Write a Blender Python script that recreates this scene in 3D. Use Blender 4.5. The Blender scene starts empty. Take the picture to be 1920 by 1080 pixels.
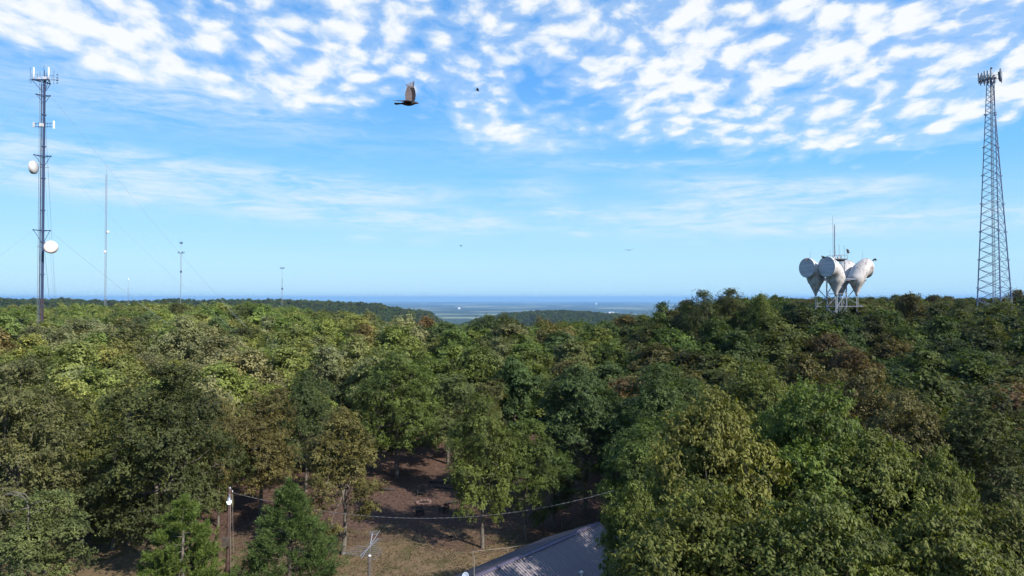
import bpy, bmesh, math, random
import numpy as np
from mathutils import Vector, Matrix
R = math.radians
C = bpy.context.scene.collection
sc = bpy.context.scene
# ------------------------------------------------------------------ camera
CAM_Z = 22.0
PITCH = math.atan((559 - 540) / 1280)
cd = bpy.data.cameras.new("camera"); cam = bpy.data.objects.new("camera", cd); C.objects.link(cam)
cd.sensor_width = 36; cd.lens = 24; cd.clip_start = 0.5; cd.clip_end = 200000
cam.location = (0, 0, CAM_Z); cam.rotation_euler = (math.pi/2 + PITCH, 0, 0)
sc.camera = cam
# ------------------------------------------------------------------ light
SUN_EL, SUN_AZ = R(36), R(132)          # azimuth clockwise from +Y (the view direction)
sd = Vector((math.sin(SUN_AZ)*math.cos(SUN_EL), math.cos(SUN_AZ)*math.cos(SUN_EL), math.sin(SUN_EL)))
sl = bpy.data.lights.new("sun", 'SUN'); sun = bpy.data.objects.new("sun", sl); C.objects.link(sun)
sl.energy = 4.8; sl.angle = R(0.55); sl.color = (1, 0.95, 0.85)
sun.rotation_euler = sd.to_track_quat('Z', 'Y').to_euler()
sc.view_settings.view_transform = 'Standard'; sc.view_settings.look = 'None'
sc.view_settings.exposure = 0.72; sc.view_settings.gamma = 1.0; sc.view_settings.use_curve_mapping = False
sc.cycles.max_bounces = 4; sc.cycles.diffuse_bounces = 2; sc.cycles.glossy_bounces = 1
sc.cycles.transmission_bounces = 2; sc.cycles.volume_bounces = 0; sc.cycles.transparent_max_bounces = 4
sc.cycles.caustics_reflective = False; sc.cycles.caustics_refractive = False
sc.cycles.use_denoising = True
# ------------------------------------------------------------------ node helper
class NT:
    def __init__(s, nt): s.nt = nt
    def n(s, t, **kw):
        nd = s.nt.nodes.new(t)
        for k, v in kw.items(): setattr(nd, k, v)
        return nd
    def put(s, sock, v):
        if isinstance(v, bpy.types.NodeSocket): s.nt.links.new(v, sock)
        elif v is not None: sock.default_value = v
    def m(s, op, a, b=None, c=None, clamp=False):
        nd = s.n('ShaderNodeMath', operation=op, use_clamp=clamp)
        s.put(nd.inputs[0], a)
        if b is not None: s.put(nd.inputs[1], b)
        if c is not None: s.put(nd.inputs[2], c)
        return nd.outputs[0]
    def mix(s, f, a, b, mode='MIX'):
        nd = s.n('ShaderNodeMix', data_type='RGBA', blend_type=mode)
        s.put(nd.inputs[0], f); s.put(nd.inputs[6], col4(a)); s.put(nd.inputs[7], col4(b))
        return nd.outputs[2]
    def noise(s, vec, scale, detail=4, rough=.5, dist=0, dim='3D'):
        nd = s.n('ShaderNodeTexNoise', noise_dimensions=dim)
        if vec is not None: s.put(nd.inputs['Vector'], vec)
        nd.inputs['Scale'].default_value = scale; nd.inputs['Detail'].default_value = detail
        nd.inputs['Roughness'].default_value = rough; nd.inputs['Distortion'].default_value = dist
        return nd.outputs[0], nd.outputs[1]
    def step(s, v, a, b):
        nd = s.n('ShaderNodeMapRange', interpolation_type='SMOOTHSTEP')
        s.put(nd.inputs[0], v); s.put(nd.inputs[1], a); s.put(nd.inputs[2], b)
        return nd.outputs[0]
def col4(c):
    if isinstance(c, (tuple, list)) and len(c) == 3: return (*c, 1)
    return c
# ------------------------------------------------------------------ world
w = bpy.data.worlds.new("World"); sc.world = w; w.use_nodes = True
T = NT(w.node_tree); w.node_tree.nodes.clear()
out = T.n('ShaderNodeOutputWorld'); bg = T.n('ShaderNodeBackground'); bg.inputs[1].default_value = 0.1
w.node_tree.links.new(bg.outputs[0], out.inputs[0])
sky = T.n('ShaderNodeTexSky', sky_type='NISHITA'); sky.sun_disc = False
sky.sun_elevation = SUN_EL; sky.sun_rotation = SUN_AZ; sky.air_density = 1.0; sky.dust_density = 0.6; sky.ozone_density = 2.0
tc = T.n('ShaderNodeTexCoord'); sep = T.n('ShaderNodeSeparateXYZ'); T.put(sep.inputs[0], tc.outputs['Generated'])
X, Y, Z = sep.outputs
Zc = T.m('MAXIMUM', Z, 0.015)
comb = T.n('ShaderNodeCombineXYZ'); T.put(comb.inputs[0], T.m('DIVIDE', X, Zc)); T.put(comb.inputs[1], T.m('DIVIDE', Y, Zc))
UV = comb.outputs[0]
def pxdir(px, py):
    v = Vector(((px-960)/1280, 1, (559-py)/1280)); return v
def blobs(lst):
    tot = None
    for px, py, wx, wy, amp, slope in lst:
        d = pxdir(px, py); n = d.length; x0, z0 = d.x/n, d.z/n
        sx, sz = wx/1280/n, wy/1280/n
        dx = T.m('SUBTRACT', X, x0)
        dz = T.m('ADD', T.m('SUBTRACT', Z, z0), T.m('MULTIPLY', dx, slope))
        q = T.m('ADD', T.m('POWER', T.m('ABSOLUTE', T.m('DIVIDE', dx, sx)), 2.0), T.m('POWER', T.m('ABSOLUTE', T.m('DIVIDE', dz, sz)), 2.0))
        g = T.m('MULTIPLY', T.m('EXPONENT', T.m('MULTIPLY', q, -1.0)), amp)
        tot = g if tot is None else T.m('ADD', tot, g)
    return tot
# regions of the sky that carry rippled (puffy) cloud: px, py, half width, half height, amount, slope
puffmask = blobs([(90,50,250,90,1.05,.05), (340,85,260,70,1.0,.2), (530,50,160,90,.9,0), (480,180,260,40,.25,.3), (650,90,110,70,.75,0),
    (830,60,120,110,.95,0), (900,190,110,80,.5,0), (1000,252,140,42,.72,0), (600,150,160,50,.42,.1), (1250,235,140,40,.42,0), (1080,60,200,110,.85,.0), (1250,90,170,130,.95,.3),
    (1400,160,180,110,.9,.2), (1620,90,140,60,.55,0), (1560,190,280,80,.95,.0), (1800,140,200,130,1.0,-.1), (1900,40,140,110,.9,0), (1500,20,160,60,.85,0), (700,0,200,40,.5,0)])
veilmask = blobs([(100,320,230,42,.9,.12), (380,345,280,36,1.1,.12), (640,352,260,24,.75,.05), (1010,355,70,20,.55,.0), (1220,308,150,9,.7,.02),
    (1440,350,190,20,.95,.08), (1330,390,240,24,.8,-.05), (1560,418,360,26,.85,0), (820,415,140,20,.7,0), (900,425,110,14,.25,0), (1690,335,42,6,.6,0),
    (1058,396,32,11,.9,.1), (683,446,26,9,.45,0), (800,452,30,7,.4,0), (1095,437,24,7,.4,0), (150,170,260,60,.45,0), (450,200,240,50,.4,.2), (980,260,150,45,.5,0), (560,405,110,16,.25,0)])
# cell pattern: warped smooth voronoi gives the puffs their rounded edges
hyp = T.m('MAXIMUM', T.m('SQRT', T.m('ADD', T.m('MULTIPLY', X, X), T.m('MULTIPLY', Y, Y))), .02)
ee = T.m('DIVIDE', Zc, hyp)
cu = T.m('DIVIDE', T.m('MULTIPLY', T.m('ARCTAN2', X, Y), 4.1), T.m('ADD', ee, .9)); cv = T.m('MULTIPLY', T.m('LOGARITHM', T.m('ADD', ee, .15), math.e), 2.35)
cb2 = T.n('ShaderNodeCombineXYZ'); T.put(cb2.inputs[0], cu); T.put(cb2.inputs[1], cv)
mv = T.n('ShaderNodeMix', data_type='VECTOR'); T.put(mv.inputs[0], T.step(Z, .55, .75)); T.put(mv.inputs[4], cb2.outputs[0]); T.put(mv.inputs[5], UV); UV = mv.outputs[1]
_, wc = T.noise(UV, 2.2, 3, .5)
warp = T.n('ShaderNodeVectorMath', operation='MULTIPLY_ADD'); T.put(warp.inputs[0], wc); warp.inputs[1].default_value = (.2, .2, 0)
T.put(warp.inputs[2], UV)
mp = T.n('ShaderNodeMapping'); T.put(mp.inputs[0], warp.outputs[0]); mp.inputs['Rotation'].default_value = (0, 0, R(14)); mp.inputs['Scale'].default_value = (1.12, 1.32, 1)
vo = T.n('ShaderNodeTexVoronoi', voronoi_dimensions='2D', feature='SMOOTH_F1'); T.put(vo.inputs['Vector'], mp.outputs[0])
vo.inputs['Scale'].default_value = 6.4; vo.inputs['Smoothness'].default_value = .6
cell = T.m('SUBTRACT', 1.0, T.m('MULTIPLY', vo.outputs['Distance'], 1.35))
fb, _ = T.noise(mp.outputs[0], 6.2, 8, .56, .1)
fbl, _ = T.noise(UV, 1.5, 3, .5)
dens = T.m('ADD', T.m('MULTIPLY', cell, .30), T.m('ADD', T.m('MULTIPLY', fb, 1.05), T.m('MULTIPLY', fbl, .62)))
covr = T.m('MINIMUM', T.m('ADD', puffmask, T.m('MULTIPLY', T.step(Z, .36, .55), .8)), 1.05)  # extra cloud above the view, added to whiten the sky's fill light
dens = T.m('ADD', dens, T.m('MULTIPLY', T.m('SUBTRACT', covr, 1.04), .68))
puff = T.m('MAXIMUM', T.step(dens, T.m('ADD', .74, T.m('MULTIPLY', X, .10)), 1.16), T.m('MULTIPLY', T.step(dens, .60, .92), .30))
puff = T.m('MULTIPLY', puff, T.m('MINIMUM', T.m('MULTIPLY', covr, 2.2), .97))
vm = T.n('ShaderNodeMapping'); T.put(vm.inputs[0], tc.outputs['Generated']); vm.inputs['Scale'].default_value = (7, 7, 42); vm.inputs['Rotation'].default_value = (0, R(4), 0)
vf, _ = T.noise(vm.outputs[0], 1.6, 8, .62, .6)
vf2, _ = T.noise(vm.outputs[0], 6.0, 5, .6, .3)
vd = T.m('ADD', T.m('MULTIPLY', vf, .8), T.m('MULTIPLY', vf2, .25))
veil = T.m('MULTIPLY', T.m('MINIMUM', T.m('MULTIPLY', veilmask, 1.35), 1.0), T.step(vd, .30, .75))
# sky colour: Nishita, its hue pulled to the photograph's blue by height above the horizon
ramp = T.n('ShaderNodeValToRGB'); T.put(ramp.inputs[0], T.m('MULTIPLY', Z, 2.0, clamp=True))
cr = ramp.color_ramp; cr.elements[0].position = 0; cr.elements[0].color = (1.0, 1.0, 1.0, 1)
cr.elements[1].position = 1; cr.elements[1].color = (1, 1, 1, 1)
SKY_T = [(0.0, (1,1,1)), (.2, (1,1,1)), (.45, (1,1,1)), (.75, (1,1,1)), (1.0, (1,1,1))]
SKY_TARGET = [(0.0, (3.2,5.3,6.9)), (.10, (3.1,5.4,7.0)), (.20, (2.45,4.95,7.1)), (.38, (1.3,3.95,7.1)), (.60, (.85,3.0,6.8)), (.85, (.65,2.5,6.0)), (1.0, (.6,2.2,5.6))]
while len(cr.elements) > 1: cr.elements.remove(cr.elements[0])
for i, (p, c) in enumerate(SKY_TARGET):
    e = cr.elements[0] if i == 0 else cr.elements.new(p)
    e.position = p; e.color = tuple(x/10 for x in c)+(1,)
tgt = T.n('ShaderNodeVectorMath', operation='SCALE'); T.put(tgt.inputs[0], ramp.outputs[0]); tgt.inputs['Scale'].default_value = 9.2
base = T.mix(0.88, sky.outputs[0], tgt.outputs[0])
cshade, _ = T.noise(mp.outputs[0], 3.0, 4, .5)
ccol = T.mix(T.step(dens, .8, 1.15), (5.0, 5.7, 6.2), (5.95, 6.1, 6.15))
c1 = T.mix(T.m('MULTIPLY', veil, .85), base, (4.9, 5.6, 6.1))
c2 = T.mix(puff, c1, ccol)
T.put(bg.inputs[0], c2)
# ------------------------------------------------------------------ materials
def new_mat(name):
    m = bpy.data.materials.new(name); m.use_nodes = True
    t = NT(m.node_tree); b = m.node_tree.nodes['Principled BSDF']
    return m, t, b
def simple(name, c, rough=.6, metal=0, var=.15, scale=3.0, spec=.4, bump=0, bscale=20):
    m, t, b = new_mat(name)
    co = t.n('ShaderNodeTexCoord').outputs['Object']
    f, _ = t.noise(co, scale, 6, .6)
    t.put(b.inputs['Base Color'], t.mix(t.step(f, .3, .7), tuple(x*(1-var) for x in c), tuple(min(1, x*(1+var)) for x in c)))
    b.inputs['Roughness'].default_value = rough; b.inputs['Metallic'].default_value = metal
    b.inputs['Specular IOR Level'].default_value = spec
    if bump:
        f2, _ = t.noise(co, bscale, 4, .6); bp = t.n('ShaderNodeBump'); bp.inputs['Strength'].default_value = bump
        t.put(bp.inputs['Height'], f2); t.put(b.inputs['Normal'], bp.outputs[0])
    return m
def leaf_mat(name, lo, hi, transl=.35):
    """foliage: tone per leaf (mesh attribute), tint per tree (object colour or instance attribute)"""
    m, t, b = new_mat(name)
    a = t.n('ShaderNodeAttribute', attribute_type='GEOMETRY', attribute_name='tone')
    oi = t.n('ShaderNodeObjectInfo')
    it = t.n('ShaderNodeAttribute', attribute_type='INSTANCER', attribute_name='tint')
    fl = t.n('ShaderNodeAttribute', attribute_type='INSTANCER', attribute_name='tinted')
    tint = t.mix(fl.outputs['Fac'], oi.outputs['Color'], it.outputs['Color'])
    c = t.mix(a.outputs['Fac'], lo, hi)
    c = t.mix(1.0, c, tint, 'MULTIPLY')
    c = t.mix(1.0, c, (1, 1, 1), 'MULTIPLY')
    t.put(b.inputs['Base Color'], c); b.inputs['Roughness'].default_value = .62; b.inputs['Specular IOR Level'].default_value = .28
    tr = t.n('ShaderNodeBsdfTranslucent'); t.put(tr.inputs[0], t.mix(1.0, c, (1.25, 1.3, .6), 'MULTIPLY'))
    mx = t.n('ShaderNodeMixShader'); mx.inputs[0].default_value = transl
    t.nt.links.new(b.outputs[0], mx.inputs[1]); t.nt.links.new(tr.outputs[0], mx.inputs[2])
    t.nt.links.new(mx.outputs[0], t.nt.nodes['Material Output'].inputs[0])
    return m
M = {}
M['leaf'] = leaf_mat('leaf', (.56, .55, .55), (1.72, 1.62, 1.4))
M['needle'] = leaf_mat('needle', (.55, .6, .55), (1.5, 1.45, 1.2), .2)
M['bark'] = simple('bark', (.11, .095, .08), .9, var=.4, scale=4, bump=.5)
M['darkbark'] = simple('dark_bark', (.07, .055, .045), .9, var=.3, scale=4)
M['steel'] = simple('galvanised_steel', (.20, .22, .27), .55, .3, var=.15, scale=.8)
M['bluesteel'] = simple('weathered_dark_steel', (.04, .065, .15), .6, .0, var=.25, scale=.4)
M['towersteel'] = simple('galvanised_tower_steel', (.09, .13, .24), .6, .0, var=.2, scale=.4)
M['rust'] = simple('rusty_steel', (.06, .038, .045), .7, .1, var=.4, scale=.7)
M['wire'] = simple('wire', (.16, .2, .26), .6, .2, var=.1)
M['radome'] = simple('white_radome', (.66, .58, .55), .45, var=.06, scale=.6)
M['radomegrey'] = simple('grey_radome', (.36, .37, .40), .5, var=.12, scale=2)
M['drumside'] = simple('drum_side', (.5, .49, .5), .5, var=.15, scale=1.2)
M['panel'] = simple('antenna_panel', (.42, .43, .45), .5, var=.1)
M['whitepanel'] = simple('white_antenna', (.75, .76, .8), .4, var=.05)
M['darkbox'] = simple('dark_radio_box', (.05, .055, .09), .6, var=.3)
M['wood'] = simple('pole_wood', (.06, .034, .027), .85, var=.35, scale=5, bump=.3)
M['chair'] = simple('dark_chair_wood', (.022, .02, .02), .7, var=.3)
M['alu'] = simple('aluminium', (.40, .40, .43), .35, .7, var=.1)
M['whitepaint'] = simple('white_paint', (.62, .6, .56), .6, var=.12, scale=2)
M['dullpaint'] = simple('dull_white_paint', (.2, .185, .165), .85, var=.2, scale=2)
M['stone'] = simple('fire_ring_stone', (.16, .10, .09), .9, var=.4, scale=3, bump=.4)
M['log'] = simple('fallen_log', (.035, .028, .025), .95, var=.4, bump=.4)
M['dishblue'] = simple('dish_grey', (.30, .36, .46), .45, var=.05)
M['siding'] = simple('house_siding', (.4, .38, .34), .7, var=.06)
M['glass'] = simple('window_glass', (.03, .035, .04), .08, var=.1)
M['feather'] = simple('dark_feather', (.014, .010, .010), .7, var=.3, scale=30)
M['flight'] = simple('silver_flight_feather', (.13, .10, .10), .6, var=.3, scale=25)
M['birdhead'] = simple('bird_head', (.06, .022, .02), .6, var=.2)
M['roofm'] = simple('metal_roofing', (.20, .175, .185), .6, .0, var=.10, scale=.8)
M['roofrib'] = simple('metal_roof_rib', (.165, .14, .155), .6, .0, var=.10, scale=.8)
M['littlebldg'] = simple('pale_building', (.75, .74, .7), .7, var=.05)
M['twig'] = simple('bare_twig', (.11, .10, .09), .9, var=.2, scale=6)
# horn reflector shell: white paint with rust-brown weather streaks
m, t, b = new_mat('horn_shell'); co = t.n('ShaderNodeTexCoord').outputs['Object']
mpn = t.n('ShaderNodeMapping'); t.put(mpn.inputs[0], co); mpn.inputs['Scale'].default_value = (2.2, 2.2, .5)
f, _ = t.noise(mpn.outputs[0], 1.6, 6, .65); f2, _ = t.noise(co, .5, 4, .6)
t.put(b.inputs['Base Color'], t.mix(t.m('MULTIPLY', t.step(f, .40, .68), t.step(f2, .35, .55)), (.55, .52, .51), (.22, .155, .125)))
b.inputs['Roughness'].default_value = .5; M['horn'] = m
m, t, b = new_mat('horn_cover'); co = t.n('ShaderNodeTexCoord').outputs['Object']
mpn = t.n('ShaderNodeMapping'); t.put(mpn.inputs[0], co); mpn.inputs['Scale'].default_value = (.3, .3, 2.6)
f, _ = t.noise(mpn.outputs[0], 1.0, 4, .6)
t.put(b.inputs['Base Color'], t.mix(t.step(f, .35, .65), (.34, .34, .37), (.46, .46, .49))); b.inputs['Roughness'].default_value = .6; M['horncover'] = m
# ground: leaf litter, dry grass near the house, forest floor, far plain
m, t, b = new_mat('ground_surface'); geo = t.n('ShaderNodeNewGeometry').outputs['Position']
g = t.n('ShaderNodeSeparateXYZ'); t.put(g.inputs[0], geo)
n1, _ = t.noise(geo, .22, 5, .6, .4); n2, _ = t.noise(geo, 2.6, 6, .7); n3, _ = t.noise(geo, .6, 5, .65)
litter = t.mix(t.step(n2, .3, .72), (.052, .032, .026), (.135, .082, .062))
litter = t.mix(t.m('MULTIPLY', t.step(n3, .58, .75), .55), litter, (.16, .105, .078))
grass = t.mix(t.step(n2, .3, .7), (.105, .074, .042), (.185, .130, .078))
grass = t.mix(t.m('MULTIPLY', t.step(n3, .45, .65), .65), grass, (.055, .058, .022))
edge = t.m('ADD', g.outputs[1], t.m('MULTIPLY', t.m('SUBTRACT', n1, .5), 26))
near = t.mix(t.step(edge, 66, 60), litter, grass)
dist = t.n('ShaderNodeVectorMath', operation='LENGTH'); t.put(dist.inputs[0], geo)
pm = t.n('ShaderNodeMapping'); t.put(pm.inputs[0], geo); pm.inputs['Scale'].default_value = (.00045, .00022, 0)
p1, _ = t.noise(pm.outputs[0], 1.0, 6, .65, .3)
pm2 = t.n('ShaderNodeMapping'); t.put(pm2.inputs[0], geo); pm2.inputs['Scale'].default_value = (.0012, .0011, 0)
pv = t.n('ShaderNodeTexVoronoi', voronoi_dimensions='2D'); t.put(pv.inputs['Vector'], pm2.outputs[0]); pv.inputs['Scale'].default_value = 1.0
pvs = t.n('ShaderNodeSeparateColor'); t.put(pvs.inputs[0], pv.outputs['Color'])
field = t.mix(pvs.outputs[1], (.17, .19, .10), (.30, .28, .19))
p2, _ = t.noise(geo, .02, 4, .7)
wood_ = t.mix(p2, (.022, .035, .014), (.05, .062, .022))
farc = t.mix(t.m('MULTIPLY', t.step(p1, .44, .54), t.step(pvs.outputs[0], .55, .62)), wood_, field)
t.put(b.inputs['Base Color'], t.mix(t.step(dist.outputs['Value'], 3500, 4500), t.mix(t.step(dist.outputs['Value'], 110, 140), near, (.04, .035, .018)), farc))
b.inputs['Roughness'].default_value = .95; b.inputs['Specular IOR Level'].default_value = .1
bp = t.n('ShaderNodeBump'); bp.inputs['Strength'].default_value = .5; bp.inputs['Distance'].default_value = .05; t.put(bp.inputs['Height'], n2); t.put(b.inputs['Normal'], bp.outputs[0])
M['ground'] = m
# ------------------------------------------------------------------ object helpers
def tag(o, label=None, cat=None, group=None, kind=None):
    if label: o['label'] = label
    if cat: o['category'] = cat
    if group: o['group'] = group
    if kind: o['kind'] = kind
    return o
def empty(name, loc, label, cat, group=None):
    o = bpy.data.objects.new(name, None); C.objects.link(o); o.location = loc; o.empty_display_size = .3
    return tag(o, label, cat, group)
def link(name, me, parent=None, loc=(0, 0, 0)):
    o = bpy.data.objects.new(name, me); C.objects.link(o); o.parent = parent; o.location = loc
    return o
class MB:
    def __init__(s): s.v = []; s.f = []; s.mi = []; s.cur = 0; s.sm = False; s.smf = []
    def add(s, vs, fs):
        b = len(s.v); s.v += [tuple(v) for v in vs]
        for f in fs: s.f.append(tuple(i+b for i in f)); s.mi.append(s.cur); s.smf.append(s.sm)
        return s
    def box(s, c, d, rot=None):
        c = Vector(c); d = Vector(d)/2
        vs = []
        for x in (-1, 1):
            for y in (-1, 1):
                for z in (-1, 1):
                    v = Vector((x*d.x, y*d.y, z*d.z))
                    if rot is not None: v = rot @ v
                    vs.append(c+v)
        return s.add(vs, [(0,1,3,2),(4,6,7,5),(0,4,5,1),(2,3,7,6),(0,2,6,4),(1,5,7,3)])
    def tube(s, pts, rs, n=8, cap=True):
        pts = [Vector(p) for p in pts]
        if not isinstance(rs, (list, tuple)): rs = [rs]*len(pts)
        rings = []
        for i, p in enumerate(pts):
            d = (pts[min(i+1, len(pts)-1)]-pts[max(i-1, 0)]).normalized()
            a = d.cross(Vector((0, 0, 1)) if abs(d.z) < .9 else Vector((1, 0, 0))).normalized(); b_ = d.cross(a)
            rings.append([p + (a*math.cos(2*math.pi*k/n)+b_*math.sin(2*math.pi*k/n))*rs[i] for k in range(n)])
        return s.loft(rings, cap)
    def loft(s, rings, cap=True, closed=True):
        n = len(rings[0]); vs = [v for r in rings for v in r]; fs = []
        for i in range(len(rings)-1):
            for k in range(n if closed else n-1):
                a = i*n+k; b = i*n+(k+1) % n
                fs.append((a, b, b+n, a+n))
        if cap: fs.append(tuple(range(n))[::-1]); fs.append(tuple(range((len(rings)-1)*n, len(rings)*n)))
        return s.add(vs, fs)
    def mesh(s, name, mats):
        me = bpy.data.meshes.new(name); me.from_pydata(s.v, [], s.f)
        for m in (mats if isinstance(mats, (list, tuple)) else [mats]): me.materials.append(m)
        me.polygons.foreach_set('material_index', s.mi); me.polygons.foreach_set('use_smooth', s.smf)
        bm = bmesh.new(); bm.from_mesh(me); bmesh.ops.recalc_face_normals(bm, faces=bm.faces); bm.to_mesh(me); bm.free()
        me.update(); return me
    def build(s, name, mats, parent=None, loc=(0, 0, 0)):
        return link(name, s.mesh(name, mats), parent, loc)
_unit = {}
def unit_bar(mat, n=6):
    k = (mat.name, n)
    if k not in _unit:
        b = MB(); b.tube([(0, 0, 0), (0, 0, 1)], 1.0, n); _unit[k] = b.mesh('bar', mat)
    return _unit[k]
def bar(name, root, p, q, r, mat, n=6):
    """a straight member from p to q (world) as a child of root, sharing one unit mesh"""
    p, q = Vector(p), Vector(q); d = q-p
    o = link(name, unit_bar(mat, n), root, p-root.location)
    o.rotation_mode = 'QUATERNION'; o.rotation_quaternion = d.to_track_quat('Z', 'Y'); o.scale = (r, r, d.length)
    return o
# ------------------------------------------------------------------ terrain
def ss(x, a, b):
    t_ = np.clip((x-a)/(b-a), 0, 1); return t_*t_*(3-2*t_)
def terrain(x, y):
    x = np.asarray(x, float); y = np.asarray(y, float)
    r = np.hypot(x, y)+1e-6; tt = np.clip(x/np.maximum(y, 1e-3), -3, 3); tt = np.where(y <= 0, np.sign(x)*3, tt)
    h = 3.0*ss(tt, .20, .34)*ss(y, 65, 115) + .8*ss(x, 60, 130)*ss(y, 110, 190) + 4.6*ss(y, 84, 128) - 1.5*ss(y, 105, 150)*ss(tt, -.34, -.2)*(1-ss(tt, .17, .25))
    h += 1.2*np.exp(-((x-38)/16)**2-((y-122)/22)**2)
    E = 170 + 270*ss(-tt, .12, .42) + 150*ss(tt, .18, .4)
    drop = ss(r, E, E+480)
    h = h*(1-drop) + (-200)*drop
    def ridge(rc, wr, tk, yk, add=13):
        zt = CAM_Z-(np.interp(tt, tk, yk)-559)/1280*rc-add
        return np.maximum(zt+200, 0)*np.exp(-(((r-rc)/wr)**2))
    h += ridge(1650, 420, [-1.4, -.9, -.75, -.66, -.57, -.5, -.42, -.34, -.31, -.25, -.2, -.125, -.06, 0], [562, 562, 561, 563, 567.5, 562.5, 562.5, 566, 568.5, 572.5, 573, 588, 660, 760])
    h += ridge(2350, 480, [-.16, -.09, -.047, -.008, .03, .07, .11, .15, .19, .22, .3, .4], [690, 620, 600, 590, 586, 584, 585, 588, 594, 602, 640, 680], 12)
    h += ridge(1900, 420, [.38, .47, .53, .58, .66, .75, 1.3], [700, 590, 569, 566, 563, 562, 562])
    near_ = ss(r, 95, 200)
    h += near_*(.7*np.sin(x*.021+1)*np.sin(y*.018)+.5*np.sin(x*.05+y*.03)) + ss(r, 700, 1300)*5*np.sin(x*.009+2)*np.sin(y*.008+x*.003)*(1-ss(r, 3200, 4200))
    return h
def tz(x, y): return float(terrain(x, y))
radii = np.concatenate([[0], np.geomspace(6, 4500, 150), np.geomspace(4700, 42000, 24)])
# the grid carries many rows in view and few behind the camera
angs = np.concatenate([np.radians(np.linspace(-48, 48, 300)), np.radians(np.linspace(52, 308, 60))])
A, RR = np.meshgrid(angs, radii)
gx, gy = np.sin(A)*RR, np.cos(A)*RR; gz = terrain(gx, gy)
V = np.stack([gx, gy, gz], -1).reshape(-1, 3); na = len(angs)
F = []
for i in range(len(radii)-1):
    a = np.arange(na)+i*na; b_ = (np.arange(na)+1) % na+i*na
    F.append(np.stack([a, b_, b_+na, a+na], 1))
F = np.concatenate(F)
me = bpy.data.meshes.new('ground'); me.from_pydata(V.tolist(), [], F[:, ::-1].tolist()); me.materials.append(M['ground'])
me.polygons.foreach_set('use_smooth', [True]*len(me.polygons)); me.update()
tag(link('ground', me), kind='structure')
# ------------------------------------------------------------------ haze
hb = MB(); hb.box((0, 0, -53.5), (84400, 84400, 297)); hz = bpy.data.materials.new('haze_air'); hz.use_nodes = True
hn = hz.node_tree; hn.nodes.clear(); ho = hn.nodes.new('ShaderNodeOutputMaterial'); hv = hn.nodes.new('ShaderNodeVolumePrincipled')
hv.inputs['Color'].default_value = (.31, .60, .98, 1); hv.inputs['Density'].default_value = 4.6e-5; hv.inputs['Anisotropy'].default_value = .1
hn.links.new(hv.outputs[0], ho.inputs['Volume'])
tag(hb.build('haze', hz), kind='stuff')
# ------------------------------------------------------------------ foliage generator
def unit(a): return a/np.maximum(np.linalg.norm(a, axis=-1, keepdims=True), 1e-9)
def leaf_mesh(name, base, d, nrm, L, W, tone, mat):
    """rhombic folded leaves: base point, direction, face normal"""
    n = len(base); d = unit(d); s = unit(np.cross(d, nrm)); nn = unit(np.cross(s, d))
    L = L[:, None]; W = W[:, None]
    mid = base+d*L*.45
    P = np.stack([base, mid+s*W+nn*W*.25, base+d*L-nn*L*.08, mid-s*W+nn*W*.25], 1).reshape(-1, 3)
    me = bpy.data.meshes.new(name); me.vertices.add(4*n); me.vertices.foreach_set('co', P.astype(np.float32).ravel())
    me.loops.add(4*n); me.loops.foreach_set('vertex_index', np.arange(4*n, dtype=np.int32))
    me.polygons.add(n); me.polygons.foreach_set('loop_start', np.arange(0, 4*n, 4, dtype=np.int32))
    at = me.attributes.new('tone', 'FLOAT', 'FACE'); at.data.foreach_set('value', np.clip(tone, 0, 1).astype(np.float32))
    me.materials.append(mat); me.update(calc_edges=True)
    return me
def limb(mb, p, q, r0, r1, rng, segs=3, n=5, wob=.08):
    p = np.array(p, float); q = np.array(q, float); L = np.linalg.norm(q-p); pts = []; rs = []
    for i in range(segs+1):
        f = i/segs; w_ = math.sin(f*math.pi)*wob*L
        pts.append(p+(q-p)*f+rng.normal(size=3)*w_*.5+np.array([0, 0, -w_*.6 if q[2] > p[2] else 0])); rs.append(r0+(r1-r0)*f)
    pts[0] = p; pts[-1] = q
    mb.tube([tuple(a) for a in pts], rs, n, cap=False); return pts
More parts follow.
